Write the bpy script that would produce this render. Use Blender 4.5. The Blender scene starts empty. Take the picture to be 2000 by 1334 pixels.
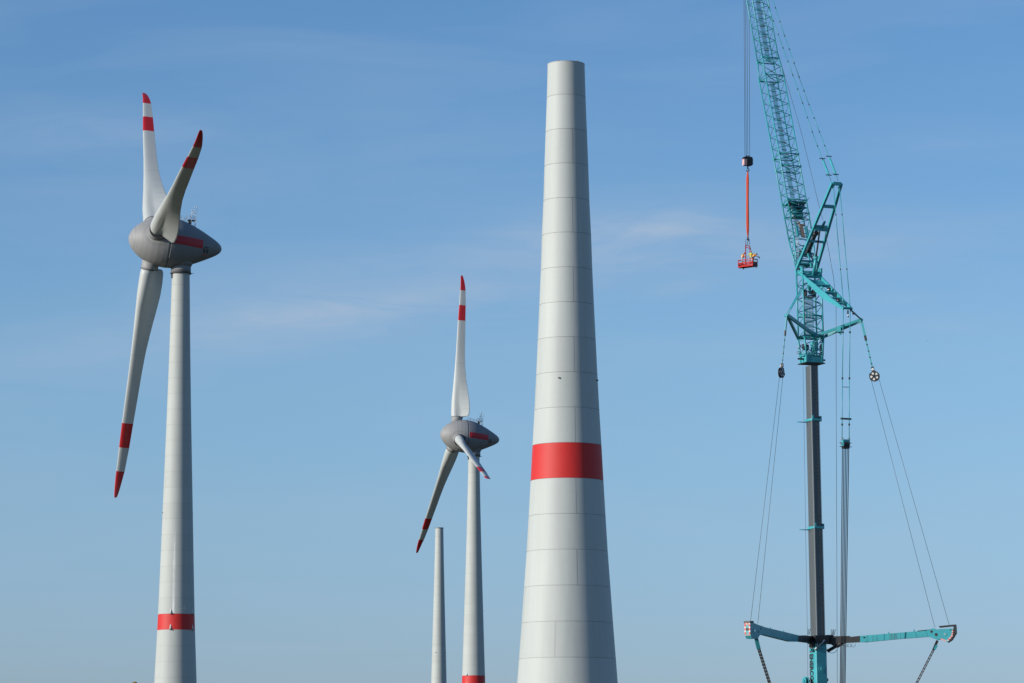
import bpy, math, random
import numpy as np
from mathutils import Vector, Matrix
R = math.radians
random.seed(7)
V = Vector
sc = bpy.context.scene

# ------------------------------------------------------------------ camera
F = 6700.0                      # focal length in photo pixels (photo 2000 x 1334)
HORIZON = 1585.0
PITCH = math.atan((HORIZON - 667) / F)
CAMZ = 1.7
cd = bpy.data.cameras.new("camera"); cam = bpy.data.objects.new("camera", cd)
sc.collection.objects.link(cam); sc.camera = cam
cd.sensor_width = 36; cd.lens = F / 2000 * 36
cd.clip_start = 1; cd.clip_end = 60000
cam.location = (0, 0, CAMZ); cam.rotation_euler = (math.pi / 2 + PITCH, 0, 0)

# ------------------------------------------------------------------ sun and sky
SUN_AZ = R(25)                  # sun stands to the left, this far behind the camera
SUN_EL = R(16)
sund = V((-math.cos(SUN_AZ) * math.cos(SUN_EL), -math.sin(SUN_AZ) * math.cos(SUN_EL), math.sin(SUN_EL)))
ld = bpy.data.lights.new("sun", 'SUN'); ld.energy = 4.7; ld.angle = R(0.53); ld.color = (1.0, 0.945, 0.86)
sun = bpy.data.objects.new("sun", ld); sc.collection.objects.link(sun)
sun.rotation_euler = sund.to_track_quat('Z', 'Y').to_euler()

world = bpy.data.worlds.new("World"); sc.world = world; world.use_nodes = True
nt = world.node_tree; nt.nodes.clear()
def N(tree, t, **k):
    n = tree.nodes.new(t)
    for a, b in k.items(): setattr(n, a, b)
    return n
sky = N(nt, 'ShaderNodeTexSky'); sky.sky_type = 'NISHITA'; sky.sun_disc = False
sky.sun_elevation = SUN_EL; sky.sun_rotation = math.atan2(sund.x, sund.y)
sky.altitude = 0; sky.air_density = 1.0; sky.dust_density = 0.4; sky.ozone_density = 3.0
bg = N(nt, 'ShaderNodeBackground'); bg.inputs[1].default_value = 0.14
out = N(nt, 'ShaderNodeOutputWorld')
tc = N(nt, 'ShaderNodeTexCoord')
sep = N(nt, 'ShaderNodeSeparateXYZ'); nt.links.new(tc.outputs['Generated'], sep.inputs[0])
# thin cirrus veils: noise in (azimuth, elevation) directions of the sky, stretched along the horizon
def math_n(tree, op, a, b=None, c=None, clamp=False):
    n = N(tree, 'ShaderNodeMath', operation=op); n.use_clamp = clamp
    for i, v in enumerate((a, b, c)):
        if v is None: continue
        if hasattr(v, 'links') or hasattr(v, 'is_linked'): tree.links.new(v, n.inputs[i])
        else: n.inputs[i].default_value = v
    return n.outputs[0]
az = math_n(nt, 'DIVIDE', sep.outputs[0], sep.outputs[1])
el = math_n(nt, 'DIVIDE', sep.outputs[2], sep.outputs[1])
cmb = N(nt, 'ShaderNodeCombineXYZ'); nt.links.new(az, cmb.inputs[0]); nt.links.new(el, cmb.inputs[1])
mp = N(nt, 'ShaderNodeMapping'); mp.inputs['Scale'].default_value = (9, 52, 1); mp.inputs['Rotation'].default_value = (0, 0, R(-7))
nt.links.new(cmb.outputs[0], mp.inputs[0])
no = N(nt, 'ShaderNodeTexNoise'); no.inputs['Scale'].default_value = 1.0; no.inputs['Detail'].default_value = 5; no.inputs['Roughness'].default_value = 0.5; no.inputs['Distortion'].default_value = 0.6
nt.links.new(mp.outputs[0], no.inputs['Vector'])
cr = N(nt, 'ShaderNodeValToRGB'); cr.color_ramp.elements[0].position = 0.44; cr.color_ramp.elements[1].position = 0.80
cr.color_ramp.elements[0].color = (0, 0, 0, 1); cr.color_ramp.elements[1].color = (1, 1, 1, 1)
nt.links.new(no.outputs[0], cr.inputs[0])
def blob(px, py, sx, sy, slope=0.0):        # soft patch of cirrus centred on one direction of the sky
    a0 = (px - 1000) / F; e0 = (HORIZON - py) / F
    da = math_n(nt, 'SUBTRACT', az, a0)
    de = math_n(nt, 'SUBTRACT', math_n(nt, 'SUBTRACT', el, e0), math_n(nt, 'MULTIPLY', da, slope))
    q = math_n(nt, 'ADD', math_n(nt, 'POWER', math_n(nt, 'MULTIPLY', da, F / sx), 2.0), math_n(nt, 'POWER', math_n(nt, 'MULTIPLY', de, F / sy), 2.0))
    return math_n(nt, 'POWER', 2.718, math_n(nt, 'MULTIPLY', q, -1.0))
mp2 = N(nt, 'ShaderNodeMapping'); mp2.inputs['Scale'].default_value = (24, 120, 1); mp2.inputs['Rotation'].default_value = (0, 0, R(-5))
nt.links.new(cmb.outputs[0], mp2.inputs[0])
no2 = N(nt, 'ShaderNodeTexNoise'); no2.inputs['Scale'].default_value = 1.3; no2.inputs['Detail'].default_value = 9; no2.inputs['Roughness'].default_value = .62; no2.inputs['Distortion'].default_value = .8
nt.links.new(mp2.outputs[0], no2.inputs['Vector'])
bl = None
for b in ((1300, 436, 110, 30, 0.04, .6), (1130, 470, 260, 60, 0.1, .6), (560, 640, 260, 40, .1, .5), (900, 560, 520, 90, .1, .35), (150, 250, 300, 50, .0, .3), (1650, 480, 420, 60, .05, .3), (1750, 640, 300, 30, .08, .25), (700, 300, 500, 160, .1, .15), (1480, 700, 500, 60, 0, .15), (760, 590, 230, 22, 0.12, .5), (480, 610, 300, 60, .05, .3),
          (1330, 560, 70, 16, .1, .4), (1560, 480, 220, 40, .0, .25), (1780, 580, 80, 16, .0, .35), (1800, 265, 160, 30, .08, .2), (480, 1275, 140, 14, 0, .35), (120, 1130, 160, 12, 0, .2), (160, 700, 260, 50, .0, .3)):
    o = math_n(nt, 'MULTIPLY', blob(*b[:5]), b[5])
    bl = o if bl is None else math_n(nt, 'ADD', bl, o)
bl = math_n(nt, 'MULTIPLY', bl, math_n(nt, 'ADD', math_n(nt, 'MULTIPLY', no2.outputs[0], 1.6), -0.2), clamp=True)
cl = math_n(nt, 'ADD', math_n(nt, 'MULTIPLY', cr.outputs[0], 0.20), math_n(nt, 'MULTIPLY', bl, 0.9), clamp=True)
CLOUD_MIX = N(nt, 'ShaderNodeMix', data_type='RGBA'); nt.links.new(cl, CLOUD_MIX.inputs[0])
tint = N(nt, 'ShaderNodeMix', data_type='RGBA', blend_type='MULTIPLY'); tint.inputs[0].default_value = 1.0
# clear dry autumn air: the low sky stays blue instead of yellow-green; ramp over elevation
tr = N(nt, 'ShaderNodeValToRGB'); e_ = tr.color_ramp.elements
e_[0].position = 0.0; e_[0].color = (.49, .60, .97, 1); e_[1].position = .234; e_[1].color = (.55, .73, .90, 1)
for p_, c_ in ((.0395, (.52, .63, .955)), (.087, (.61, .715, .915)), (.132, (.652, .77, .915))):
    q_ = tr.color_ramp.elements.new(p_); q_.color = (*c_, 1)
nt.links.new(sep.outputs[2], tr.inputs[0])
tint2 = N(nt, 'ShaderNodeMix', data_type='RGBA', blend_type='MULTIPLY'); tint2.inputs[0].default_value = 1.0; tint2.inputs[7].default_value = (1.1, 1.1, 1.1, 1)
nt.links.new(tr.outputs[0], tint2.inputs[6]); nt.links.new(tint2.outputs[2], tint.inputs[7])
nt.links.new(sky.outputs[0], tint.inputs[6]); nt.links.new(tint.outputs[2], CLOUD_MIX.inputs[6])
CLOUD_MIX.inputs[7].default_value = (2.55, 3.45, 4.65, 1)
nt.links.new(CLOUD_MIX.outputs[2], bg.inputs[0]); nt.links.new(bg.outputs[0], out.inputs[0])

sc.view_settings.view_transform = 'Standard'; sc.view_settings.look = 'None'
sc.view_settings.exposure = 0.0; sc.view_settings.gamma = 1.0

# ------------------------------------------------------------------ helpers: photo pixel -> world
def ray(px, py):
    u = (px - 1000) / F; v = (667 - py) / F
    return V((u, math.cos(PITCH) - v * math.sin(PITCH), math.sin(PITCH) + v * math.cos(PITCH)))
def at(px, py, Y):
    d = ray(px, py); return V((d.x * Y / d.y, Y, CAMZ + d.z * Y / d.y))
def onplane(px, py, p0, n):
    d = ray(px, py); c = V((0, 0, CAMZ)); return c + d * ((p0 - c).dot(n) / d.dot(n))
def zrow(x, y, py):
    v = (667 - py) / F; s, c = math.sin(PITCH), math.cos(PITCH)
    return CAMZ + y * (s + v * c) / (c - v * s)
def fwd(p): return p.y * math.cos(PITCH) + (p.z - CAMZ) * math.sin(PITCH)

# ------------------------------------------------------------------ materials
def mat(name, col, rough=0.5, metal=0.0, spec=0.5, var=0.0, vscale=1.0, stretch=(1, 1, 1), bump=0.0, bscale=5.0, alpha=None, coat=0.0):
    m = bpy.data.materials.new(name); m.use_nodes = True; t = m.node_tree
    b = t.nodes['Principled BSDF']; b.inputs['Base Color'].default_value = (*col, 1)
    b.inputs['Roughness'].default_value = rough; b.inputs['Metallic'].default_value = metal
    b.inputs['Specular IOR Level'].default_value = spec
    if coat: b.inputs['Coat Weight'].default_value = coat; b.inputs['Coat Roughness'].default_value = 0.15
    c = N(t, 'ShaderNodeTexCoord')
    if var:
        mp_ = N(t, 'ShaderNodeMapping'); mp_.inputs['Scale'].default_value = stretch; t.links.new(c.outputs['Object'], mp_.inputs[0])
        n = N(t, 'ShaderNodeTexNoise'); n.inputs['Scale'].default_value = vscale; n.inputs['Detail'].default_value = 6; n.inputs['Roughness'].default_value = .6
        t.links.new(mp_.outputs[0], n.inputs['Vector'])
        mr = N(t, 'ShaderNodeMapRange'); mr.inputs['From Min'].default_value = .25; mr.inputs['From Max'].default_value = .75
        mr.inputs['To Min'].default_value = 1 - var; mr.inputs['To Max'].default_value = 1 + var * .6
        t.links.new(n.outputs[0], mr.inputs[0])
        mx = N(t, 'ShaderNodeMix', data_type='RGBA', blend_type='MULTIPLY'); mx.inputs[0].default_value = 1
        mx.inputs[6].default_value = (*col, 1); t.links.new(mr.outputs[0], mx.inputs[7]); t.links.new(mx.outputs[2], b.inputs['Base Color'])
        m['mix'] = mx.name
    if bump:
        n = N(t, 'ShaderNodeTexNoise'); n.inputs['Scale'].default_value = bscale; n.inputs['Detail'].default_value = 3
        mp_ = N(t, 'ShaderNodeMapping'); mp_.inputs['Scale'].default_value = (.25, .25, 1); t.links.new(c.outputs['Object'], mp_.inputs[0])
        t.links.new(mp_.outputs[0], n.inputs['Vector'])
        bp = N(t, 'ShaderNodeBump'); bp.inputs['Strength'].default_value = bump; bp.inputs['Distance'].default_value = .05
        t.links.new(n.outputs[0], bp.inputs['Height']); t.links.new(bp.outputs[0], b.inputs['Normal'])
    if alpha is not None: b.inputs['Alpha'].default_value = alpha
    return m
def tower_mat(name, col, seg, z0, rough, streaks=None):
    """painted precast concrete: every ring a slightly different tone, faint runs down the wall"""
    m = mat(name, col, rough, spec=.5, var=.075, vscale=.5, stretch=(1.6, 1.6, .12), bump=.35, bscale=1.6)
    t = m.node_tree; b = t.nodes['Principled BSDF']; mx = t.nodes[m['mix']]
    c = N(t, 'ShaderNodeTexCoord'); s = N(t, 'ShaderNodeSeparateXYZ'); t.links.new(c.outputs['Object'], s.inputs[0])
    fl = math_n(t, 'FLOOR', math_n(t, 'DIVIDE', math_n(t, 'SUBTRACT', s.outputs[2], z0), seg))
    w = N(t, 'ShaderNodeTexWhiteNoise', noise_dimensions='1D'); t.links.new(fl, w.inputs['W'])
    f = math_n(t, 'ADD', math_n(t, 'MULTIPLY', w.outputs[0], .05), .965)
    m2 = N(t, 'ShaderNodeMix', data_type='RGBA', blend_type='MULTIPLY'); m2.inputs[0].default_value = 1
    t.links.new(mx.outputs[2], m2.inputs[6]); t.links.new(f, m2.inputs[7])
    last = m2.outputs[2]
    if streaks:          # pale upright streaks mixed into the wall colour: (azimuth angle, z top, z bottom)
        a0, zt, zb = streaks
        ang = math_n(t, 'ARCTAN2', s.outputs[0], math_n(t, 'MULTIPLY', s.outputs[1], -1.0))
        cm = N(t, 'ShaderNodeCombineXYZ'); t.links.new(math_n(t, 'MULTIPLY', ang, 55.0), cm.inputs[0]); t.links.new(math_n(t, 'MULTIPLY', s.outputs[2], .10), cm.inputs[1])
        nz = N(t, 'ShaderNodeTexNoise'); nz.inputs['Scale'].default_value = 1.3; nz.inputs['Detail'].default_value = 6; nz.inputs['Roughness'].default_value = .75
        t.links.new(cm.outputs[0], nz.inputs['Vector'])
        da = math_n(t, 'ABSOLUTE', math_n(t, 'SUBTRACT', ang, a0))
        lim = math_n(t, 'SUBTRACT', 1.0, math_n(t, 'DIVIDE', da, .15), clamp=True)
        up = N(t, 'ShaderNodeMapRange'); up.inputs[1].default_value = zt; up.inputs[2].default_value = zt - 6; up.inputs[3].default_value = 0; up.inputs[4].default_value = 1; t.links.new(s.outputs[2], up.inputs[0])
        dn = N(t, 'ShaderNodeMapRange'); dn.inputs[1].default_value = zb; dn.inputs[2].default_value = zb + 12; t.links.new(s.outputs[2], dn.inputs[0])
        k = math_n(t, 'MULTIPLY', math_n(t, 'MULTIPLY', up.outputs[0], dn.outputs[0]), math_n(t, 'POWER', lim, .6))
        msk = math_n(t, 'MULTIPLY', math_n(t, 'SUBTRACT', math_n(t, 'ADD', nz.outputs[0], math_n(t, 'MULTIPLY', k, .20)), .655), 12.0, clamp=True)
        msk = math_n(t, 'MULTIPLY', msk, math_n(t, 'MULTIPLY', k, 3.0, clamp=True))
        m3 = N(t, 'ShaderNodeMix', data_type='RGBA'); t.links.new(msk, m3.inputs[0]); t.links.new(last, m3.inputs[6]); m3.inputs[7].default_value = (.86, .85, .82, 1)
        last = m3.outputs[2]
    t.links.new(last, b.inputs['Base Color'])
    return m
WHITE = mat("painted_blade", (.45, .47, .45), .5, var=.05, vscale=.25, bump=.05)
BLADE_RED = mat("red_gelcoat", (.47, .014, .018), .4, var=.06, vscale=.4)
BLADE_DARK = mat("blade_joint", (.28, .30, .30), .6)
HUB_GREY = mat("hub_grey", (.27, .268, .265), .6, var=.10, vscale=.35, stretch=(1, 1, .35), bump=.10, bscale=.8)
NAC_GREY = mat("nacelle_grey", (.205, .21, .217), .62, var=.10, vscale=.3, stretch=(1, 1, .3), bump=.10, bscale=.7)
SEAM = mat("dark_seal", (.04, .042, .045), .7)
STRIPE = mat("nacelle_red", (.44, .012, .022), .45, var=.05)
EMB = mat("emblem_dark", (.05, .055, .06), .5)
EMB_RED = mat("emblem_red", (.55, .03, .03), .5)
GREYTXT = mat("emblem_grey", (.14, .15, .155), .5)
GALV = mat("galvanised", (.45, .46, .47), .45, .6, var=.15, vscale=4)
JOINT = mat("mortar_joint", (.30, .30, .285), .9)
TEAL = mat("teal_paint", (.045, .335, .375), .4, var=.22, vscale=1.2, coat=.0)
TEAL2 = mat("teal_paint_plate", (.045, .33, .37), .38, var=.16, vscale=.8, coat=.0, bump=.05)
DARKM = mat("black_paint", (.018, .018, .02), .5, var=.3, vscale=3)
BOOM = mat("boom_steel", (.10, .11, .11), .38, .25, var=.18, vscale=.6, stretch=(3, 3, .1), coat=.2)
EDGE = mat("boom_edge_strip", (.42, .43, .42), .4, .5)
ROPE = mat("steel_rope", (.06, .052, .052), .5, .6)
ROPE_L = mat("bright_rope", (.22, .19, .19), .4, .8)
STEEL = mat("bright_steel", (.62, .61, .58), .3, .9)
RUST = mat("primer_brown", (.30, .22, .16), .6, var=.2, vscale=3)
GRATE = mat("grating", (.10, .38, .42), .6, alpha=.38)
BASKET = mat("basket_red", (.44, .022, .014), .75, spec=.2, var=.12, vscale=3)
BASKET_SHADE = mat("basket_shade", (.10, .025, .03), .6)  # darker copy of the basket red; shade of the end faces put into colour
SLING = mat("sling_orange", (.62, .07, .02), .75, var=.15, vscale=3, stretch=(6, 6, .3))
RED = mat("signal_red", (.65, .03, .03), .5)
WHITEP = mat("signal_white", (.6, .6, .58), .5)
YEL = mat("hi_vis_yellow", (.5, .62, .06), .7)
ORA = mat("hi_vis_orange", (.85, .22, .03), .7)
SKIN = mat("skin", (.50, .30, .21), .55)
HELM = mat("helmet_red", (.5, .03, .05), .3)
TROU = mat("work_trousers", (.55, .55, .52), .85, var=.2, vscale=6)
NAVY = mat("dark_clothes", (.02, .022, .03), .85)
OCHRE = mat("ochre_paint", (.42, .24, .04), .5, var=.15, vscale=1)
TYRE = mat("tyre", (.02, .02, .02), .85)

# ------------------------------------------------------------------ mesh builder
COL = sc.collection
class MB:
    def __init__(s): s.v = []; s.f = []; s.m = []; s.s = []
    def face(s, idx, m=0, smooth=False): s.f.append(idx); s.m.append(m); s.s.append(smooth)
    def rings(s, rings, m=0, smooth=True, cap=(True, True), closed=True, mats=None):
        b = len(s.v); n = len(rings[0])
        for r in rings: s.v += [V(p) for p in r]
        for i in range(len(rings) - 1):
            for j in range(n if closed else n - 1):
                k = (j + 1) % n
                s.face((b + i * n + j, b + i * n + k, b + (i + 1) * n + k, b + (i + 1) * n + j), mats[i] if mats else m, smooth)
        if cap[0]: s.face(tuple(b + j for j in reversed(range(n))), m if not mats else mats[0])
        if cap[1]: s.face(tuple(b + (len(rings) - 1) * n + j for j in range(n)), m if not mats else mats[-1])
    def tube(s, p0, p1, r, r1=None, n=6, m=0, cap=True):
        p0 = V(p0); p1 = V(p1); d = p1 - p0
        if d.length < 1e-6: return
        d.normalize(); a = d.orthogonal().normalized(); b = d.cross(a); r1 = r if r1 is None else r1
        cs = [(math.cos(2 * math.pi * j / n), math.sin(2 * math.pi * j / n)) for j in range(n)]
        s.rings([[p0 + a * (c * r) + b * (q * r) for c, q in cs], [p1 + a * (c * r1) + b * (q * r1) for c, q in cs]], m, n > 4, (cap, cap))
    def path(s, pts, r, n=6, m=0):
        for a, b in zip(pts[:-1], pts[1:]): s.tube(a, b, r, n=n, m=m)
    def box(s, c, ax, ay, az_, m=0):
        """centre and three half-extent vectors"""
        c = V(c); ax = V(ax); ay = V(ay); az_ = V(az_); b = len(s.v)
        for k in (-1, 1):
            for j in (-1, 1):
                for i in (-1, 1): s.v.append(c + ax * i + ay * j + az_ * k)
        for q in ((0, 2, 3, 1), (4, 5, 7, 6), (0, 1, 5, 4), (2, 6, 7, 3), (0, 4, 6, 2), (1, 3, 7, 5)): s.face(tuple(b + i for i in q), m)
    def bar(s, p0, p1, side, w, h, m=0):
        """rectangular bar: w full size along 'side', h full size across"""
        p0 = V(p0); p1 = V(p1); d = (p1 - p0); t = d.normalized(); sd = (V(side) - t * V(side).dot(t)).normalized(); u = t.cross(sd)
        s.box((p0 + p1) / 2, d / 2, sd * w / 2, u * h / 2, m)
    def prism(s, pts, ext, m=0, mside=None):
        """polygon (list of points) extruded by vector"""
        b = len(s.v); n = len(pts); ext = V(ext); s.v += [V(p) for p in pts] + [V(p) + ext for p in pts]
        s.face(tuple(b + i for i in range(n)), m); s.face(tuple(b + n + i for i in reversed(range(n))), m)
        for i in range(n):
            k = (i + 1) % n; s.face((b + i, b + n + i, b + n + k, b + k), m if mside is None else mside)
    def quad(s, a, b_, c, d, m=0):
        b = len(s.v); s.v += [V(a), V(b_), V(c), V(d)]; s.face((b, b + 1, b + 2, b + 3), m)
    def sphere(s, c, r, ax=(1, 0, 0), ay=(0, 1, 0), az_=(0, 0, 1), nu=10, nv=7, m=0, sc_=(1, 1, 1)):
        c = V(c); ax = V(ax) * r * sc_[0]; ay = V(ay) * r * sc_[1]; az_ = V(az_) * r * sc_[2]; rg = []
        for i in range(1, nv):
            t = math.pi * i / nv; rg.append([c + az_ * -math.cos(t) + (ax * math.cos(2 * math.pi * j / nu) + ay * math.sin(2 * math.pi * j / nu)) * math.sin(t) for j in range(nu)])
        s.rings(rg, m, True, (True, True))
    def build(s, name, mats, parent=None, origin=None, label=None):
        if not isinstance(mats, (list, tuple)): mats = [mats]
        o0 = V(origin) if origin is not None else (world_loc(parent) if parent else V((0, 0, 0)))
        me = bpy.data.meshes.new(name); me.from_pydata([tuple(p - o0) for p in s.v], [], s.f)
        for mm in mats: me.materials.append(mm)
        me.polygons.foreach_set('material_index', s.m); me.polygons.foreach_set('use_smooth', s.s); me.update()
        import bmesh
        bm = bmesh.new(); bm.from_mesh(me); bmesh.ops.recalc_face_normals(bm, faces=bm.faces); bm.to_mesh(me); bm.free()
        o = bpy.data.objects.new(name, me); COL.objects.link(o)
        if parent: o.parent = parent; o.location = o0 - world_loc(parent)
        else: o.location = o0
        if label: o['label'] = label
        return o
def world_loc(o):
    l = V(o.location)
    while o.parent: o = o.parent; l += V(o.location)
    return l
def thing(name, loc, label, cat, group=None):
    o = bpy.data.objects.new(name, None); COL.objects.link(o); o.location = loc; o.empty_display_size = 1
    o['label'] = label; o['category'] = cat
    if group: o['group'] = group
    return o
def text_polys(txt, size, bold=0.0):
    """outline mesh of one word: (verts 2D, faces), bottom-left at the origin"""
    cu = bpy.data.curves.new("lettering", 'FONT'); cu.body = txt; cu.size = size; cu.resolution_u = 3; cu.offset = bold
    o = bpy.data.objects.new("lettering", cu); COL.objects.link(o)
    dg = bpy.context.evaluated_depsgraph_get(); dg.update(); me = bpy.data.meshes.new_from_object(o.evaluated_get(dg))
    vs = [(v.co.x, v.co.y) for v in me.vertices]; fs = [tuple(p.vertices) for p in me.polygons]
    bpy.data.objects.remove(o); bpy.data.curves.remove(cu); bpy.data.meshes.remove(me)
    return vs, fs

# ------------------------------------------------------------------ ground
GR = bpy.data.materials.new("field"); GR.use_nodes = True; t = GR.node_tree; b = t.nodes['Principled BSDF']
c = N(t, 'ShaderNodeTexCoord'); n1 = N(t, 'ShaderNodeTexNoise'); n1.inputs['Scale'].default_value = .01; n1.inputs['Detail'].default_value = 8
t.links.new(c.outputs['Object'], n1.inputs['Vector']); r_ = N(t, 'ShaderNodeValToRGB')
r_.color_ramp.elements[0].color = (.045, .06, .02, 1); r_.color_ramp.elements[0].position = .35
r_.color_ramp.elements[1].color = (.09, .07, .045, 1); r_.color_ramp.elements[1].position = .65
t.links.new(n1.outputs[0], r_.inputs[0]); t.links.new(r_.outputs[0], b.inputs['Base Color']); b.inputs['Roughness'].default_value = .95
g = MB(); S = 26000; nn = 52; bb = len(g.v)
for i in range(nn + 1):
    for j in range(nn + 1):
        x = (i / nn * 2 - 1) * S; y = (j / nn * 2 - 1) * S; d = math.hypot(x, y)
        g.v.append(V((x, y, 0 if d < 2500 else -4 + 4 * math.cos((d - 2500) / 2500))))
for i in range(nn):
    for j in range(nn): g.face((i * (nn + 1) + j, (i + 1) * (nn + 1) + j, (i + 1) * (nn + 1) + j + 1, i * (nn + 1) + j + 1), 0, True)
go = g.build("ground", GR); go['kind'] = 'structure'; go['label'] = 'flat farm fields of grass and stubble'

# ------------------------------------------------------------------ towers
def interp(z, prof):
    if z >= prof[0][0]: return prof[0][1]
    for (z0, r0), (z1, r1) in zip(prof[:-1], prof[1:]):
        if z >= z1: return r1 + (r0 - r1) * (z - z1) / (z0 - z1)
    return prof[-1][1]
def tower_shell(mb, x, y, prof, zs, bands=(), n=72, gap=.05, seams=(), z_base=0.0):
    """zs: joint heights from the top down. materials: 0 wall, 1 joint, 2 red"""
    cs = [(math.sin(2 * math.pi * j / n), -math.cos(2 * math.pi * j / n)) for j in range(n)]
    def ring(z, r): return [V((x + cc * r, y + ss * r, z)) for cc, ss in cs]
    for i in range(len(zs) - 1):
        zt, zb = zs[i], zs[i + 1]; r0 = interp(zt, prof); r1 = interp(zb, prof)
        m = 2 if i in bands else 0; k = 4
        rr = [ring(zt + (zb - zt) * q / k, interp(zt + (zb - zt) * q / k, prof)) for q in range(k + 1)]
        rr[-1] = ring(zb + gap, interp(zb + gap, prof))
        mb.rings(rr, m, True, (False, False))
        if zb > z_base + .1:
            ri = r1 - .035
            mb.rings([ring(zb + gap, r1), ring(zb + gap, ri), ring(zb, ri), ring(zb, r1)], 1, False, (False, False))
    for (zt, zb, a) in seams:       # upright joint between two half shells
        w = .02
        pts = []
        for zz in (zt, zb + gap):
            r = interp(zz, prof) + .006
            for da in (-w / r, w / r): pts.append(V((x + math.sin(a + da) * r, y - math.cos(a + da) * r, zz)))
        mb.quad(pts[0], pts[1], pts[3], pts[2], 1)
def lights(parent, x, y, prof, z, angs, s=.16):
    for a in angs:
        r = interp(z, prof); d = V((math.sin(a), -math.cos(a), 0)); q = V((x, y, z)) + d * (r - .05); sd = V((d.y, -d.x, 0))
        m = MB(); m.box(q + d * .12, sd * s * .6, d * .14, V((0, 0, s)), 0); m.tube(q + d * .2 + V((0, 0, s * .2)), q + d * .2 + V((0, 0, s * 2.2)), s * .5, s * .4, 8, 1)
        m.tube(q + d * .05 - V((0, 0, s * 2)), q + d * .30 - V((0, 0, s * 1.2)), s * .25, n=6, m=0)
        m.build("obstruction_light", [DARKM, WHITEP], parent)

# foreground tower: (row, width in px) measured on the photograph
D1 = 400.0
fg = [(127.5, 72.5), (192, 76), (258, 81), (325, 86), (392, 90), (460, 96.5), (526, 100.8), (596, 107), (664, 113.5), (732, 120), (800, 127), (868, 135), (938, 142.6), (1008, 150.6), (1078, 159), (1146, 169), (1217, 179), (1288, 190), (1334, 197)]
X1 = at(1107, 700, D1).x
def pr(rows, x, D, fx=.997):
    o = []
    for py, w in rows:
        z = zrow(x, D, py); o.append((z, w / 2 * fwd(V((x, D, z))) / F * fx))
    z0, r0 = o[-2]; z1, r1 = o[-1]; o.append((0.0, r1 + (r1 - r0) / (z0 - z1) * z1)); return o
P1 = pr(fg, X1, D1)
sp1 = (zrow(X1, D1, 192) - zrow(X1, D1, 1288)) / 16
zs1 = [zrow(X1, D1, 127.5)] + [zrow(X1, D1, 192) - sp1 * k for k in range(17)]
k = 1
while zs1[-1] - sp1 > .5: zs1.append(zs1[-1] - sp1)
zs1.append(0.0)
t1 = thing("concrete_tower", (X1, D1, 0), "tall unfinished pale concrete tower with a red band, nearest of all", "tower")
mb = MB()
sm = [(zs1[2], zs1[3], R(16))]
for i in (4, 6, 8, 10, 12, 14): sm.append((zs1[i], zs1[i + 1], R(14.2 - i * .12)))
sm.append((zs1[16], zs1[17], R(-16)))
for i in (3, 5, 7, 9, 11, 13, 15): sm += [(zs1[i], zs1[i + 1], R(103)), (zs1[i], zs1[i + 1], R(-77))]
T1M = tower_mat("painted_concrete", (.45, .472, .445), sp1, zs1[1] % sp1, .62)
tower_shell(mb, X1, D1, P1, zs1, bands=(11,), n=96, gap=.04, seams=sm)
TRED = mat("red_band_paint", (.56, .017, .013), .62, var=.05, vscale=.5, stretch=(1, 1, .2), bump=.35, bscale=1.6)
mb.build("tower_shell", [T1M, JOINT, TRED], t1)
# open steel flange at the top
z = zs1[0]; r = interp(z, P1); m = MB(); n = 64
def circ(x, y, z, r, n=64): return [V((x + math.sin(2 * math.pi * j / n) * r, y - math.cos(2 * math.pi * j / n) * r, z)) for j in range(n)]
m.rings([circ(X1, D1, z, r), circ(X1, D1, z + .10, r + .03), circ(X1, D1, z + .10, r - .35), circ(X1, D1, z - 1.5, r - .38)], 0, False, (False, True))
m.build("top_flange", T1M, t1)
for a in (-28, 38, 150, 205):
    d = V((math.sin(R(a)), -math.cos(R(a)), 0)); m = MB(); q = V((X1, D1, z + .08)) + d * (r - .15)
    m.tube(q, q + V((0, 0, .12)), .05, n=8); m.tube(q + V((0, 0, .08)), q + V((.0, 0, .14)), .09, n=8); m.build("lifting_lug", RUST, t1)
lights(t1, X1, D1, P1, zrow(X1, D1, 745), [R(-15.5), R(72), R(164), R(250)], .06)

# ------------------------------------------------------------------ blades
BL = 63.5
SECT = [  # radius, leading edge, trailing edge, thickness, twist
    (7.0, -2.0, 3.9, 3.3, 41), (7.25, -2.2, 4.7, 3.4, 41), (8.0, -2.35, 5.05, 3.4, 40), (10.5, -2.4, 5.0, 3.2, 37), (13.4, -2.4, 4.6, 2.8, 33), (17, -2.2, 3.8, 2.3, 27.5), (20, -2.0, 3.2, 1.9, 23.5),
    (23, -1.85, 2.7, 1.55, 20), (27.6, -1.65, 2.15, 1.15, 15.5), (33, -1.5, 1.85, .9, 11), (39, -1.42, 1.7, .75, 9), (45.2, -1.33, 1.52, .62, 7), (51.3, -1.15, 1.38, .5, 5.5), (57.2, -1.0, 1.08, .4, 4.5),
    (59.5, -.95, .78, .34, 4), (61.3, -.9, .5, .26, 4), (62.6, -.84, .22, .18, 4), (63.3, -.76, .0, .12, 4), (63.6, -.62, -.2, .06, 4)]
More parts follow.
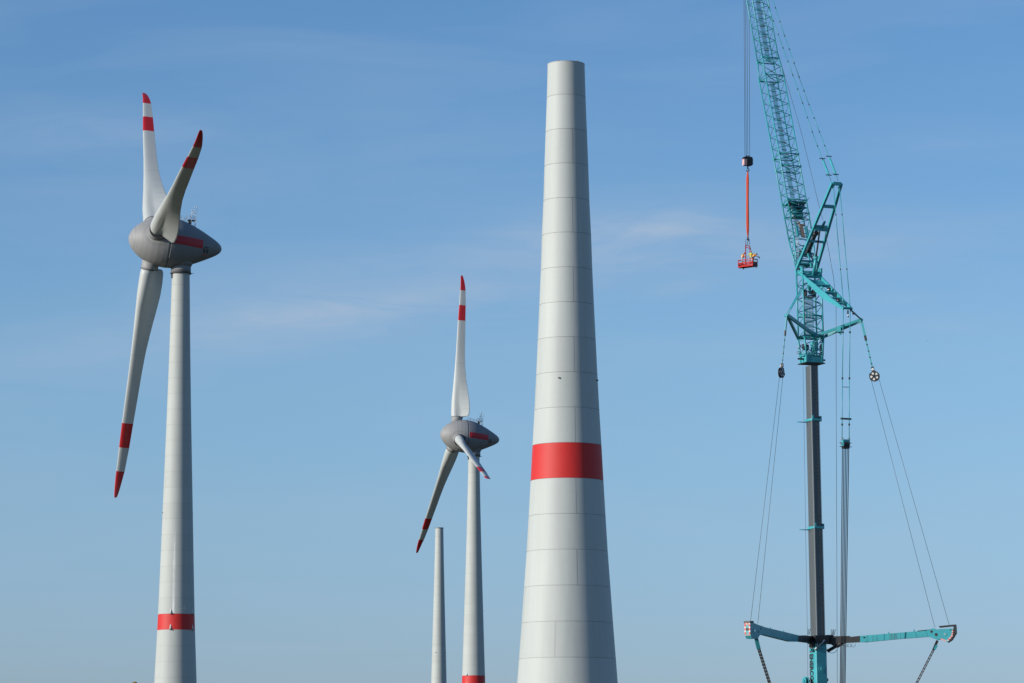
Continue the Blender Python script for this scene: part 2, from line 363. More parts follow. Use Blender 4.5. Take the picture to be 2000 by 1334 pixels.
def blade_mesh(C, er, tail, et, pitch=0.0):
    """C rotor centre, er blade direction, tail = downwind axis, et = tangent"""
    mb = MB(); half = 14
    fine = []
    for (a, b_) in zip(SECT[:-1], SECT[1:]):
        k = 3 if b_[0] - a[0] > 2 else 1
        for q in range(k): fine.append([a[i] + (b_[i] - a[i]) * q / k for i in range(5)])
    fine.append(list(SECT[-1])); rg = []; ms = []
    for (r, le, te, th, tw) in fine:
        a = R(tw + pitch); ch = tail * math.cos(a) + et * math.sin(a); nr = er.cross(ch)
        w = max(0.0, min(1.0, (22 - r) / 14)); c_ = te - le; Rr = th / 2
        xs = [(1 - math.cos(math.pi * i / half)) / 2 for i in range(half + 1)]
        up = []
        for x in xs:
            yn = 5 * (th) * (.2969 * math.sqrt(x) - .126 * x - .3516 * x * x + .2843 * x ** 3 - .1036 * x ** 4)
            X = x * c_; cy = math.sqrt(max(0, Rr * Rr - (X - Rr) ** 2)) if X < 2 * Rr else 0
            plate = Rr * (.5 - .46 * max(0, (X - Rr)) / (c_ - Rr)) if X > Rr * .5 else 0
            up.append(yn * (1 - w) + max(cy, plate) * w)
        camb = .035 * c_ * (1 - w)
        off = C + er * r
        if r > 58: off = off - et * (1.2 * ((r - 58) / 5.5) ** 2)
        ring = []
        for i, x in enumerate(xs): ring.append(off + ch * (le + x * c_) + nr * (up[i] * (.9 if w < .5 else 1) + camb * 4 * x * (1 - x)))
        for i in range(half - 1, 0, -1): ring.append(off + ch * (le + xs[i] * c_) + nr * (-up[i] + camb * 4 * xs[i] * (1 - xs[i])))
        rg.append(ring)
        ms.append(1 if (45.2 - .01 <= r < 51.29 or r >= 57.19) else 0)
    mb.rings(rg, 0, True, (True, True), mats=ms)
    # panel joints on the trailing part near the root (thin proud sealing strips)
    for r in (10.2, 12.0, 13.9, 15.9, 18.2, 21, 24, 28.2):
        for k in range(len(fine) - 1):
            if fine[k][0] <= r < fine[k + 1][0]:
                f = (r - fine[k][0]) / (fine[k + 1][0] - fine[k][0])
                for side in (1, -1):
                    lo, hi = 8, (14 if r < 27 else 13)
                    if r > 27: lo = 1
                    for i in range(lo, hi):
                        ia = i if side == 1 else (2 * half - i) % (2 * half); ib = i + 1 if side == 1 else (2 * half - i - 1) % (2 * half)
                        pa = rg[k][ia].lerp(rg[k + 1][ia], f); pb = rg[k][ib].lerp(rg[k + 1][ib], f)
                        mid = (rg[k][14] + rg[k][0]) / 2; no_ = (pb - pa).cross(er).normalized()
                        if no_.dot(pa - mid - er * (pa - mid).dot(er)) < 0: no_ = -no_
                        pa = pa + no_ * .006; pb = pb + no_ * .006
                        mb.quad(pa - er * .03, pb - er * .03, pb + er * .03, pa + er * .03, 2)
    return mb

# ------------------------------------------------------------------ turbines
# envelope of hub and nacelle: distance from the nose, radius
EGG = [(0, .02), (.12, .75), (.4, 1.5), (.9, 2.35), (1.6, 3.15), (2.6, 4.0), (3.8, 4.75), (5.2, 5.4), (6.6, 5.82), (8.0, 6.05), (9.4, 6.15), (10.8, 6.08), (12.2, 5.85), (13.6, 5.45), (15, 4.95), (16.4, 4.35), (17.8, 3.7), (19.2, 2.98), (20.4, 2.35), (21.4, 1.78), (22.1, 1.25), (22.55, .75), (22.75, .35), (22.8, .05)]
def egg_r(s):
    for (a, ra), (b_, rb) in zip(EGG[:-1], EGG[1:]):
        if s <= b_: return ra + (rb - ra) * (s - a) / (b_ - a)
    return .05
def smooth_egg(s0, s1, k):
    out = []
    for i in range(k + 1):
        s = s0 + (s1 - s0) * i / k
        out.append((s, egg_r(s)))
    return out
SEAM_S = 9.45; HUB_S = 6.1
LPROF = [(534, 34.0), (562, 35.0), (600, 36.6), (687, 40.3), (800, 46.2), (874, 50.6), (987, 57.5), (1100, 64.2), (1215, 71.5), (1334, 82)]

def turbine(Cpx, D, yaw, tilt, roll, axis_px, label, cone_angs, light_rows, streaks=None):
    """Cpx rotor centre in px, D distance; rotor axis by yaw and tilt, roll of the first blade from upright towards the viewer"""
    C = at(Cpx[0], Cpx[1], D)
    a = V((-math.cos(yaw) * math.cos(tilt), -math.sin(yaw) * math.cos(tilt), math.sin(tilt)))
    e0 = (V((0, 0, 1)) - a * a.z).normalized(); e90 = a.cross(e0)
    if e90.y > 0: e90 = -e90
    tail = -a
    # upright / near-side frame of the nacelle
    near = tail.cross(V((0, 0, 1))).normalized()
    if near.y > 0: near = -near
    upv = near.cross(tail).normalized()
    if upv.z < 0: upv = -upv
    nose = C - tail * HUB_S
    # tower axis 7.1 m behind the rotor centre
    tx = C + tail * 7.15; Y = tx.y; X = at(axis_px[0], axis_px[1], Y).x
    T = thing("wind_turbine", (X, Y, 0), label, "wind turbine", "finished wind turbines with red-tipped blades")
    # ---- tower
    prof = []
    for py, w in LPROF:
        zz = zrow(-80, 825, py); prof.append((zz, w / 2 * fwd(V((-80, 825, zz))) / F))
    z0, r0 = prof[-2]; z1, r1 = prof[-1]; prof.append((0, r1 + (r1 - r0) / (z0 - z1) * z1))
    zband_t = zrow(X, Y, 1200.5) if Cpx[0] < 500 else zrow(X, Y, 1320.0)
    segh = 3.78
    ztop = C.z - 7.75
    zs = [zband_t]
    while zs[0] + segh < ztop - 1: zs.insert(0, zs[0] + segh)
    zs.insert(0, ztop); nb = zs.index(zband_t)
    while zs[-1] - segh > .5: zs.append(zs[-1] - segh)
    zs.append(0.0)
    m = MB(); tower_shell(m, X, Y, prof, zs, bands=(nb,), n=64, gap=.032)
    st = streaks
    TM = tower_mat("painted_concrete_turbine", (.425, .445, .418), segh, zband_t % segh, .68, st)
    tw = m.build("tower", [TM, JOINT, TRED], T, origin=(X, Y, 0))
    for zz in (zband_t + .05, zband_t - segh + .1):
        for ang in cone_angs:
            rr = interp(zz, prof); d = V((math.sin(ang), -math.cos(ang), 0)); p = V((X, Y, zz)) + d * (rr - .08)
            m = MB(); n = 12; sd = V((d.y, -d.x, 0))
            base = [p + sd * (.34 * math.cos(2 * math.pi * j / n)) + d * (.42 * math.sin(2 * math.pi * j / n)) for j in range(n)]
            tip = [p + V((0, 0, 1.75)) - d * .15 + sd * (.03 * math.cos(2 * math.pi * j / n)) + d * (.03 * math.sin(2 * math.pi * j / n)) for j in range(n)]
            m.rings([base, tip], 0, True); m.rings([[q - V((0, 0, .12)) + (q - p) * .3 for q in base], [q + (q - p) * .3 for q in base]], 1, False)
            m.build("light_cone", [WHITEP, GREYTXT], tw)
    for row, ang in light_rows: lights(tw, X, Y, prof, zrow(X, Y, row), [ang + R(90) * k for k in range(4)], .07)
    # ---- yaw collar and tower head
    m = MB()
    m.rings([circ(X, Y, ztop + 1.9, 2.42, 48), circ(X, Y, ztop + .15, 2.42, 48)], 0, True)
    m.rings([circ(X, Y, ztop + .15, 2.55, 48), circ(X, Y, ztop - .12, 2.55, 48)], 1, False)
    m.tube(V((X + 2.4, Y - .6, ztop)), V((X + 3.2, Y - .8, ztop - .12)), .05, m=1)
    hd = V((-.93, -.37, 0)); m.box(V((X, Y, ztop - .75)) + hd * 2.2, hd * .12, V((.37, -.93, 0)) * .35, V((0, 0, .5)), 1)
    m.build("yaw_collar", [NAC_GREY, SEAM], T)
    # ---- nacelle
    def ring(s, r, n=72): return [nose + tail * s + (upv * math.cos(2 * math.pi * j / n) + near * math.sin(2 * math.pi * j / n)) * r for j in range(n)]
    m = MB(); pts = [(SEAM_S + .12, egg_r(SEAM_S) - .25), (SEAM_S + .12, egg_r(SEAM_S))] + smooth_egg(SEAM_S + .3, 22.0, 26) + [(22.3, 1.05), (22.55, .75), (22.7, .42), (22.8, .05)]
    m.rings([ring(s, r) for s, r in pts], 0, True, (True, True))
    # transition of the nacelle belly to the tower
    bz = C.z - 5.6
    m.rings([circ(X, Y, C.z - 4.2, 3.6, 48), circ(X, Y, C.z - 5.5, 2.75, 48), circ(X, Y, ztop + 1.6, 2.38, 48)], 0, True)
    nac = m.build("nacelle", NAC_GREY, T)
    def surf(s, h, lift=.03, sg=1):
        rr = egg_r(s); return nose + tail * s + upv * h + near * sg * (math.sqrt(max(.01, rr * rr - h * h)) + lift)
    for sg in (1, -1):
        m = MB(); K = 24; H = 8
        grid = [[surf(9.75 + (17.6 - 9.75) * i / K, -1.05 + 2.1 * j / H, .03, sg) for j in range(H + 1)] for i in range(K + 1)]
        for i in range(K):
            for j in range(H): m.quad(grid[i][j], grid[i + 1][j], grid[i + 1][j + 1], grid[i][j + 1])
        m.build("red_stripe", STRIPE, nac)
        # emblem: dark square with a pale three-armed rotor, two lines of writing below it
        m = MB(); s0, s1, h0, h1 = 17.85, 19.15, -1.85, -.42
        if sg < 0: s0, s1 = s0, s1
        for i in range(6):
            for j in range(6):
                m.quad(surf(s0 + (s1 - s0) * i / 6, h0 + (h1 - h0) * j / 6, .03, sg), surf(s0 + (s1 - s0) * (i + 1) / 6, h0 + (h1 - h0) * j / 6, .03, sg), surf(s0 + (s1 - s0) * (i + 1) / 6, h0 + (h1 - h0) * (j + 1) / 6, .03, sg), surf(s0 + (s1 - s0) * i / 6, h0 + (h1 - h0) * (j + 1) / 6, .03, sg), 0)
        cs_, ch_ = (s0 + s1) / 2, (h0 + h1) / 2 + .12
        for an in (-90, 32, 148):
            dx, dy = math.cos(R(an)), math.sin(R(an)); L = .78 if an == -90 else .74; w = .085
            K2 = 4
            for q in range(K2):
                l0, l1 = L * q / K2, L * (q + 1) / K2
                m.quad(*[surf(cs_ + dx * l - dy * ww, ch_ + dy * l + dx * ww, .06, sg) for l, ww in ((l0, -w), (l1, -w * .6), (l1, w * .6), (l0, w))], m=1)
        m.build("emblem", [EMB, HUB_GREY], nac)
        for word, size, hh, mm, nm, sx in (("ENERCON", .36, -2.42, EMB_RED, "maker_lettering", 17.75), ("E-126", .42, -3.0, GREYTXT, "type_lettering", 17.5)):
            vs, fs = text_polys(word, size, .008); wd = max(v[0] for v in vs); m = MB(); b0 = 0; st_ = (1.42 if word[0] == 'E' and len(word) > 5 else 1.35) / wd
            m.v = [surf((sx + v[0] * st_) if sg > 0 else (sx + 1.4 - v[0] * st_), hh + v[1], .04, sg) for v in vs]
            for f in fs: m.face(f, 0)
            m.build(nm, mm, nac)
    # ---- weather mast deck on the roof
    def L(s, y, z): return nose + tail * s + near * y + upv * z
    m = MB(); zd = egg_r(13.8) + .75
    for sy in (-.75, .75):
        for s_, zl in ((13.6, zd + 1.1), (14.6, zd + 1.1), (15.6, zd + 1.1)): m.tube(L(s_, sy, egg_r(s_) - .4), L(s_, sy, zl), .045, n=6)
        for hh in (.55, 1.1): m.tube(L(13.6, sy, zd + hh), L(15.6, sy, zd + hh), .035, n=5)
        for s_ in (9.9, 11.2, 12.4): m.tube(L(s_, sy * .9, egg_r(s_) - .1), L(s_, sy * .9, egg_r(s_) + .95), .035, n=5)
        for hh in (.5, .95): m.path([L(s_, sy * .9, egg_r(s_) + hh) for s_ in (9.9, 11.2, 12.4, 13.6)], .03, n=5)
    m.box(L(14.75, 0, zd), tail * .95, near * .8, upv * .05, 1); m.box(L(14.45, 0, zd - .45), tail * .35, near * .5, upv * .35, 1)
    m.tube(L(15.7, .75, egg_r(15.7) - .3), L(15.7, .75, zd + 3.2), .05, n=6); m.tube(L(14.7, 0, zd), L(14.7, 0, zd + 2.4), .06, n=6); m.tube(L(15.3, -.4, zd), L(15.3, -.4, zd + 3.6), .05, n=6)
    m.tube(L(14.4, 0, zd + 1.9), L(15.9, .2, zd + 1.9), .04, n=6)
    for q in ((14.7, 0, 2.5), (15.3, -.4, 3.5), (15.3, -.4, 2.7), (15.7, .75, 3.2), (14.9, .1, 1.9)): m.sphere(L(q[0], q[1], zd + q[2]), .16, m=2)
    m.build("weather_mast", [GALV, DARKM, WHITEP], nac)
    # ---- hub (spinner)
    m = MB(); pts = [(0, .02), (.05, .45)] + [(s, r) for s, r in EGG if .1 < s < .8] + smooth_egg(.9, SEAM_S - .06, 24) + [(SEAM_S - .06, egg_r(SEAM_S) - .3)]
    m.rings([ring(s, r, 96) for s, r in pts], 0, True, (True, True))
    hub = m.build("hub", HUB_GREY, T)
    m = MB(); m.rings([ring(SEAM_S - .1, egg_r(SEAM_S) - .12), ring(SEAM_S + .16, egg_r(SEAM_S) - .12)], 0, True, (False, False)); m.build("hub_seal", SEAM, hub)
    m = MB()                        # shell joints of hub and nacelle
    def seam_line(mb, s0, s1, ang, w=.012, k=14):
        pv = None
        for i in range(k + 1):
            s_ = s0 + (s1 - s0) * i / k; r_e = egg_r(s_) + .012; row = []
            for da in (-w / r_e, w / r_e): row.append(nose + tail * s_ + (upv * math.cos(ang + da) + near * math.sin(ang + da)) * r_e)
            if pv: mb.quad(pv[0], pv[1], row[1], row[0])
            pv = row
    for k in range(6): seam_line(m, 1.2, SEAM_S - .1, roll + R(60) * k + R(30))
    m.rings([ring(1.2, egg_r(1.2) + .012), ring(1.25, egg_r(1.25) + .012)], 0, False, (False, False)); m.build("shell_joint", GREYTXT, hub)
    m = MB()
    for a_ in (20, 70, 118, 165, 200, 250, 295, 340): seam_line(m, SEAM_S + .2, 21.5, R(a_), .009, 20)
    for s_ in (13.2, 17.75): m.rings([ring(s_, egg_r(s_) + .012), ring(s_ + .02, egg_r(s_ + .02) + .012)], 0, False, (False, False))
    m.build("shell_joint", GREYTXT, nac)
    ph = [0, R(120), R(240)]
    for p in ph:
        er = e0 * math.cos(p + roll) + e90 * math.sin(p + roll)
        et = e90 * math.cos(p + roll) - e0 * math.sin(p + roll)      # tangent, growing angle
        bm_ = blade_mesh(C, er, tail, et); bo = bm_.build("blade", [WHITE, BLADE_RED, BLADE_DARK], T)
        m = MB(); u1 = tail; v1 = er.cross(tail)
        def cr_(r, rad, n=40): return [C + er * r + (u1 * math.cos(2 * math.pi * j / n) + v1 * math.sin(2 * math.pi * j / n)) * rad for j in range(n)]
        m.rings([cr_(4.2, 2.12), cr_(6.4, 2.05), cr_(6.95, 2.16)], 0, True)
        m.rings([cr_(6.86, 2.2), cr_(6.98, 2.2)], 1, False)
        m.build("root_collar", [HUB_GREY, SEAM], bo)
        K = 72
        for rad in (2.75, 3.15):    # seam rings of the hub shell around the blade root
            prev = None; m = MB()
            for k in range(K + 1):
                an = 2 * math.pi * k / K; row = []
                for rr_ in (rad - .025, rad + .025):
                    pt = C + er * 5 + u1 * (math.cos(an) * rr_) + v1 * (math.sin(an) * rr_); s_ = max(.3, (pt - nose).dot(tail)); rv = (pt - nose - tail * (pt - nose).dot(tail)).normalized()
                    row.append((s_, nose + tail * s_ + rv * (egg_r(s_) + .015)))
                if prev and max(row[0][0], prev[0][0]) < SEAM_S - .1: m.quad(prev[0][1], prev[1][1], row[1][1], row[0][1])
                prev = row
            m.build("root_seam", GREYTXT, hub)
    return T, (X, Y, prof)
tA, iA = turbine((300.05, 470.2), 818.06, .257, .0878, 3.4419, (347.6, 960),
    "left wind turbine, largest of the finished ones, grey egg-shaped hub and one blade hanging down", [R(-11.5), R(66), R(160), R(250)], [(1002, R(-68))], streaks=(R(-4), 71.0, 37.0))
tB, iB = turbine((891.0, 850.3), 1277.7, .2545, .0808, -.1527, (925.3, 1130),
    "distant wind turbine with one blade upright, left of the big unfinished tower", [R(-35), R(60), R(150), R(240)], [(1193, R(12))])

# ------------------------------------------------------------------ far unfinished tower
D3 = 1560.0; X3 = at(857.6, 1200, D3).x
far = [(1032, 15.6), (1100, 18.3), (1165, 21.4), (1240, 25.3), (1290, 28), (1334, 30.2)]
P3 = pr(far, X3, D3); t3 = thing("concrete_tower", (X3, D3, 0), "thin distant unfinished tower, bare flat top, beside the smaller turbine", "tower")
zs3 = [zrow(X3, D3, 1032)]
while zs3[-1] - 3.78 > .5: zs3.append(zs3[-1] - 3.78)
zs3.append(0.0); m = MB(); tower_shell(m, X3, D3, P3, zs3, n=48, gap=.035)
m.build("tower_shell", [tower_mat("painted_concrete_far", (.425, .445, .418), 3.78, 0, .68), JOINT, TRED], t3)
z = zs3[0]; r = interp(z, P3); m = MB()
m.rings([circ(X3, D3, z - .05, r + .02, 48), circ(X3, D3, z - .05, r + .14, 48), circ(X3, D3, z + .32, r + .14, 48), circ(X3, D3, z + .32, r - .3, 48)], 0, False, (False, True)); m.build("top_flange", GREYTXT, t3)
lights(t3, X3, D3, P3, zrow(X3, D3, 1275), [R(-25) + R(90) * k for k in range(4)], .14)

# ------------------------------------------------------------------ big crane
TH = R(22); ew = V((math.cos(TH), math.sin(TH), 0)); eh = V((math.sin(TH), -math.cos(TH), 0)); UP = V((0, 0, 1))
O = at(1585.7, 715, 450)
def pp(px, py): return onplane(px, py, O, ew)                     # point in the crane's luffing plane
crane_base = pp(1603, 1560); crane_base.z = 0
CR = thing("mobile_crane", crane_base, "tall teal lattice-boom crane with steep jib, masts and guy outriggers", "crane")

def frame(p0, p1): 
    t_ = (p1 - p0).normalized(); d_ = t_.cross(ew).normalized()
    if d_.y > 0: d_ = -d_                                          # towards the camera side
    return t_, d_
def corners(p, t_, d_, w, d): return [p - ew * w / 2 - d_ * d / 2, p - ew * w / 2 + d_ * d / 2, p + ew * w / 2 + d_ * d / 2, p + ew * w / 2 - d_ * d / 2]   # A B D C
def lattice(mb, p0, p1, w0, d0, w1, d1, bays, rc=.085, rl=.042, phase=0, frames=()):
    t_, d_ = frame(p0, p1); N0 = corners(p0, t_, d_, w0, d0); N1 = corners(p1, t_, d_, w1, d1)
    for a, b_ in zip(N0, N1): mb.tube(a, b_, rc, n=8)
    for fi in range(4):
        a0, a1, b0, b1 = N0[fi], N1[fi], N0[(fi + 1) % 4], N1[(fi + 1) % 4]
        wide = fi in (1, 3); ph = .5 if fi in (1, 2) else 0
        nb = bays
        for k in range(nb):
            f0 = k / nb; fm = (k + .5) / nb; f1 = (k + 1) / nb
            A = lambda f: a0.lerp(a1, f); B = lambda f: b0.lerp(b1, f)
            if (phase + (fi // 2)) % 2 == 0: mb.tube(A(f0), B(fm), rl, n=5); mb.tube(B(fm), A(f1), rl, n=5)
            else: mb.tube(B(f0), A(fm), rl, n=5); mb.tube(A(fm), B(f1), rl, n=5)
    for f in frames:
        Cn = [a.lerp(b_, f) for a, b_ in zip(N0, N1)]
        for i in range(4): mb.tube(Cn[i], Cn[(i + 1) % 4], rl * 1.4, n=5)
        mb.tube(Cn[0], Cn[2], rl * .8, n=5)
def frame_at(mb, p, t_, d_, w, d, r=.07, plate=.0):
    Cn = corners(p, t_, d_, w, d)
    for i in range(4): mb.tube(Cn[i], Cn[(i + 1) % 4], r, n=6)
    mb.tube(Cn[0], Cn[2], r * .7, n=5); mb.tube(Cn[1], Cn[3], r * .7, n=5)
    for c_ in Cn: mb.box(c_, ew * .11, d_ * .11, t_ * .13)

# telescopic boom, octagon-like section along the boom axis
b_top = pp(1584.6, 716); b_mid1 = pp(1586.8, 821); b_mid2 = pp(1591.8, 1031); b_bot = pp(1597.2, 1262); b_foot = b_bot + (b_bot - b_top).normalized() * (b_bot.z - 3.0)
bt, bd = frame(b_foot, b_top)
def sect(p, w, d, bv=.32):
    w /= 2; d /= 2
    P_ = [(-w, -d + bv * 1.6), (-w - .05, -d * .35), (-w - .05, d * .3), (-w + .03, d - .22), (-w + .12, d), (w - bv * .8, d), (w, d - bv * .8), (w, -d + bv * 1.6), (w - bv, -d + .1), (w * .3, -d - .12), (-w * .3, -d - .12), (-w + bv, -d + .1)]
    return [p + ew * a + bd * b_ for a, b_ in P_]
m = MB()
segs = [(b_top, b_mid1, 1.24, 2.0), (b_mid1, b_mid2, 1.30, 2.12), (b_mid2, b_bot, 1.38, 2.28)]
for (pa, pb, w, d) in segs: m.rings([sect(pa, w, d), sect(pb - bt * (.6 if pb is not b_bot else -.35), w, d)], 0, False)
for (pa, pb, w, d) in segs:      # pale wear strip along the near edge, and rows of pin holes
    m.bar(pa - ew * (w / 2 - .03) + bd * (d / 2 + .01), pb - ew * (w / 2 - .03) + bd * (d / 2 + .01), ew, .09, .05, 1)
    m.bar(pa + ew * (w / 2 - .33) + bd * (d / 2 + .01), pb + ew * (w / 2 - .33) + bd * (d / 2 + .01), ew, .05, .03, 2)
    L_ = (pb - pa).length; dr = (pb - pa).normalized()
    for f in (.08, .42, .9):
        for k in range(5):
            q = pa + dr * (f * L_ + k * .5) + bd * (d / 2) + ew * .02
            m.tube(q - bd * .02, q + bd * .02, .06, n=8, m=2)
m.build("telescopic_boom", [BOOM, EDGE, DARKM], CR)
for p_ in (b_mid1, b_mid2):
    m = MB(); w, d = 1.56, 2.4
    m.rings([sect(p_ + bt * .12, w, d), sect(p_ - bt * .18, w, d)], 0, False)
    m.box(p_ + ew * .82 + bd * .7 + bt * .15, ew * .1, bd * .18, bt * .35); m.box(p_ - ew * .45 + bd * 1.06 + bt * .2, ew * .12, bd * .1, bt * .35)
    m.tube(p_ - ew * .8 - bt * .3, p_ - ew * 2.3 - bt * .3, .06, n=6); m.build("boom_collar", TEAL2, CR)
# base section
m = MB(); w, d = 1.66, 2.05
m.rings([sect(b_bot + bt * .3, w, d, .2), sect(b_foot, w, d, .2)], 0, False)
bs_c = pp(1603, 1307)
q = bs_c; q = b_bot + bt * ((bs_c.z - b_bot.z) / bt.z) + bd * (d / 2) + ew * .05
m.tube(q, q + bd * .06, .55, n=28); m.tube(q, q + bd * .2, .28, n=24)
bsec = m.build("boom_base_section", TEAL2, CR)
m = MB(); qs = b_bot + bt * ((pp(1578, 1327).z - b_bot.z) / bt.z) - ew * (w / 2 + .45)
qs = qs - bd * .5 - ew * .25 - bt * .3
m.tube(qs - ew * .34, qs - ew * .20, .52, n=24); m.tube(qs + ew * .02, qs + ew * .16, .56, n=24); m.tube(qs - ew * .2, qs + ew * .02, .4, n=20, m=1); m.tube(qs - ew * .5, qs - ew * .34, .22, n=12)
m.box(qs + ew * .3, ew * .15, bd * .2, bt * .12, 1); m.build("rope_sheave", [TEAL, DARKM], bsec)
m = MB(); qs = b_bot + bt * ((pp(1620, 1326).z - b_bot.z) / bt.z) + ew * (w / 2 + .3); m.tube(qs - ew * .3, qs + ew * .2, .2, n=10); m.tube(qs - bd * .1, qs + bd * .1, .28, n=12); m.build("hydraulic_motor", DARKM, bsec)
# lettering down the sunlit side of the base section
vs, fs = text_polys("ENERCON", 1.0, .045); wd = max(v[0] for v in vs); ht = max(v[1] for v in vs)
z_hi = pp(1590, 1278).z; z_lo = z_hi - 4.25
m = MB(); fc = lambda z_, y_: b_bot + bt * ((z_ - b_bot.z) / bt.z) - ew * (w / 2 + .07) + bd * y_
m.v = [fc(z_hi - v[0] / wd * (z_hi - z_lo), -.62 + v[1] / ht * 1.0) for v in vs]
for f in fs: m.face(f, 0)
m.build("maker_lettering", DARKM, bsec)
m = MB(); zc = z_hi + .55; m.quad(fc(zc - .36, -.55), fc(zc + .36, -.55), fc(zc + .36, .35), fc(zc - .36, .35), 0)
for an in (-90, 32, 148):
    dx, dy = math.cos(R(an)), math.sin(R(an)); fq = lambda l, ww: b_bot + bt * ((zc - (dx * l - dy * ww) * .8 - b_bot.z) / bt.z) - ew * (w / 2 + .085) + bd * (-.1 + dy * l + dx * ww)
    m.quad(fq(0, -.06), fq(.38, -.04), fq(.38, .04), fq(0, .06), 1)
m.build("emblem", [EMB, WHITEP], bsec)

# boom head and lattice extension
h0 = pp(1585, 712); h1 = pp(1584.8, 697); a1 = pp(1583.5, 660); l_top = pp(1579.5, 533)
ht_, hd_ = frame(h0, h1)
m = MB()
def slab(mb, p, w, d, t2, m_=0): mb.box(p, ew * w / 2, hd_ * d / 2, ht_ * t2 / 2, m_)
slab(m, h0 + ht_ * .1, 2.9, 2.35, .12, 1); slab(m, h0 + ht_ * .55, 2.3, 1.95, .75); slab(m, h1 + ht_ * .1, 2.7, 1.2, .16)
for sx in (-1, 1):
    for sy in (-1, 1): m.box((h0 + h1) / 2 + ew * sx * 1.15 + hd_ * sy * .85 + ht_ * .1, ew * .12, hd_ * .16, ht_ * .6)
    m.tube(h1 - ht_ * .35 + ew * sx * 1.2, h1 - ht_ * .35 + ew * sx * 2.0, .13, n=10, m=1)
m.prism([h1 + ew * -1.1 + hd_ * .95, h1 + ew * -.2 + hd_ * .95, h0 + ew * .25 + hd_ * 1.0, h0 + ew * -1.1 + hd_ * 1.0], -hd_ * .08)
m.build("boom_head", [TEAL2, DARKM], CR)
W1, Dp1 = 2.74, 1.85
m = MB(); tt, dd = frame(h1, a1)
c0 = corners(h1, tt, dd, 2.35, 1.7); c1 = corners(a1, tt, dd, W1, Dp1)
for i, (a, b_) in enumerate(zip(c0, c1)): m.tube(a, b_, .12 if i != 2 else .17, n=8)
frame_at(m, a1, tt, dd, W1 + .05, Dp1, .09); frame_at(m, h1.lerp(a1, .13), tt, dd, 2.45, 1.75, .07)
for i in (0, 2, 3): m.tube(c0[i].lerp(c1[i], .1), c0[(i + 1) % 4].lerp(c1[(i + 1) % 4], .62), .06, n=5); m.tube(c0[(i + 1) % 4].lerp(c1[(i + 1) % 4], .62), c0[i].lerp(c1[i], .98), .06, n=5)
m.tube(c0[1], (c0[1] + c0[2]) / 2 + tt * .6, .07); m.tube((c0[1] + c0[2]) / 2 + tt * .0, (c1[1] + c1[2]) / 2, .09)
m.tube(c0[1].lerp(c1[1], .45), (c0[1] + c0[2]) / 2 + tt * .25, .07); m.tube(c0[2].lerp(c1[2], .55), (c0[1] + c0[2]) / 2 + tt * .3, .07)
m.box((c0[1] + c0[2]) / 2 + tt * 1.35 + ew * .32 - dd * .5, ew * .42, dd * .3, tt * .62)          # winch housing
m.tube(h1 + tt * 1.3 - ew * .35 - dd * .3, h1 + tt * 1.3 - ew * 1.0 - dd * .3, .42, n=16, m=1)
for sx in (-1, 1):     # guide sheaves either side
    q = h1.lerp(a1, .5) + ew * sx * 1.28 + dd * .3; m.tube(q - ew * .07, q + ew * .07, .32, n=16, m=1)
for k in range(9): q = c0[2].lerp(c1[2], .1 + .1 * k) - ew * .25 + dd * .02; m.box(q, ew * .12, dd * .1, tt * .05, 1)
for k in range(6): q = c0[0].lerp(c1[0], .15 + .06 * k) + ew * random.uniform(-.3, .2); m.tube(q, q + V((random.uniform(-.5, .3), -.2, random.uniform(-.2, .5))), .035, n=5, m=2)
m.build("lattice_adapter", [TEAL, DARKM, GALV], CR)
m = MB(); lattice(m, a1, l_top, W1, Dp1, W1, Dp1, 5, .115, .058, 0, (.02, .33, .98))
tt, dd = frame(a1, l_top)
frame_at(m, l_top, tt, dd, W1, Dp1, .08); q = a1.lerp(l_top, .62); 
m.box(q - ew * .2, ew * .75, dd * .5, tt * .05, 2)
for k in range(7): m.tube(a1.lerp(l_top, .70) + ew * random.uniform(-1.1, 1.2) + dd * random.uniform(-.7, .6), a1.lerp(l_top, .80) + ew * random.uniform(-1.1, 1.2) + dd * random.uniform(-.7, .6), random.choice((.05, .08, .12)), n=6, m=random.choice((0, 0, 1)))
m.box(a1.lerp(l_top, .76) + ew * .1, ew * .12, dd * .15, tt * .75); m.box(a1.lerp(l_top, .74) + ew * .85 - dd * .2, ew * .14, dd * .15, tt * .9)
for sx in (-.35, .25): m.tube(a1.lerp(l_top, .68) + ew * sx * 2, a1.lerp(l_top, .68) + ew * (sx * 2 + .15), .5, n=18, m=1)
for sx in (-1, 1):
    for sy in (-1, 1): m.box(l_top + ew * sx * W1 / 2 + dd * sy * Dp1 / 2 + UP * .22, ew * .10, dd * .16, UP * .3)
    m.prism([l_top + ew * sx * 1.3 - dd * .95, l_top + ew * sx * 1.3 + dd * .95, l_top + ew * sx * 1.3 + dd * .2 + UP * .75, l_top + ew * sx * 1.3 - dd * .25 + UP * .75], ew * .1)
    m.tube(l_top + ew * sx * 1.15 + UP * .45, l_top + ew * sx * 1.6 + UP * .45, .13, n=10, m=1)
m.build("boom_lattice", [TEAL, DARKM, GALV], CR)
m = MB()
for k in range(9):
    q0 = a1.lerp(l_top, .03 + .07 * k); q1 = a1.lerp(l_top, .09 + .07 * k); m.box((q0 + q1) / 2 - dd * .78 + ew * .25, ew * .72, dd * .02, (q1 - q0) / 2)
m.build("walkway", GRATE, CR)
m = MB()
for sx in (-.05, .35, -.55):
    m.tube(a1 + ew * sx - dd * .3, a1.lerp(l_top, .66) + ew * sx - dd * .3, .022, n=5)
for k in range(14): q = a1.lerp(l_top, .04 + .045 * k); m.tube(q - ew * .55 - dd * .3, q - ew * .05 - dd * .3, .02, n=5)
m.build("ladder", GALV, CR)

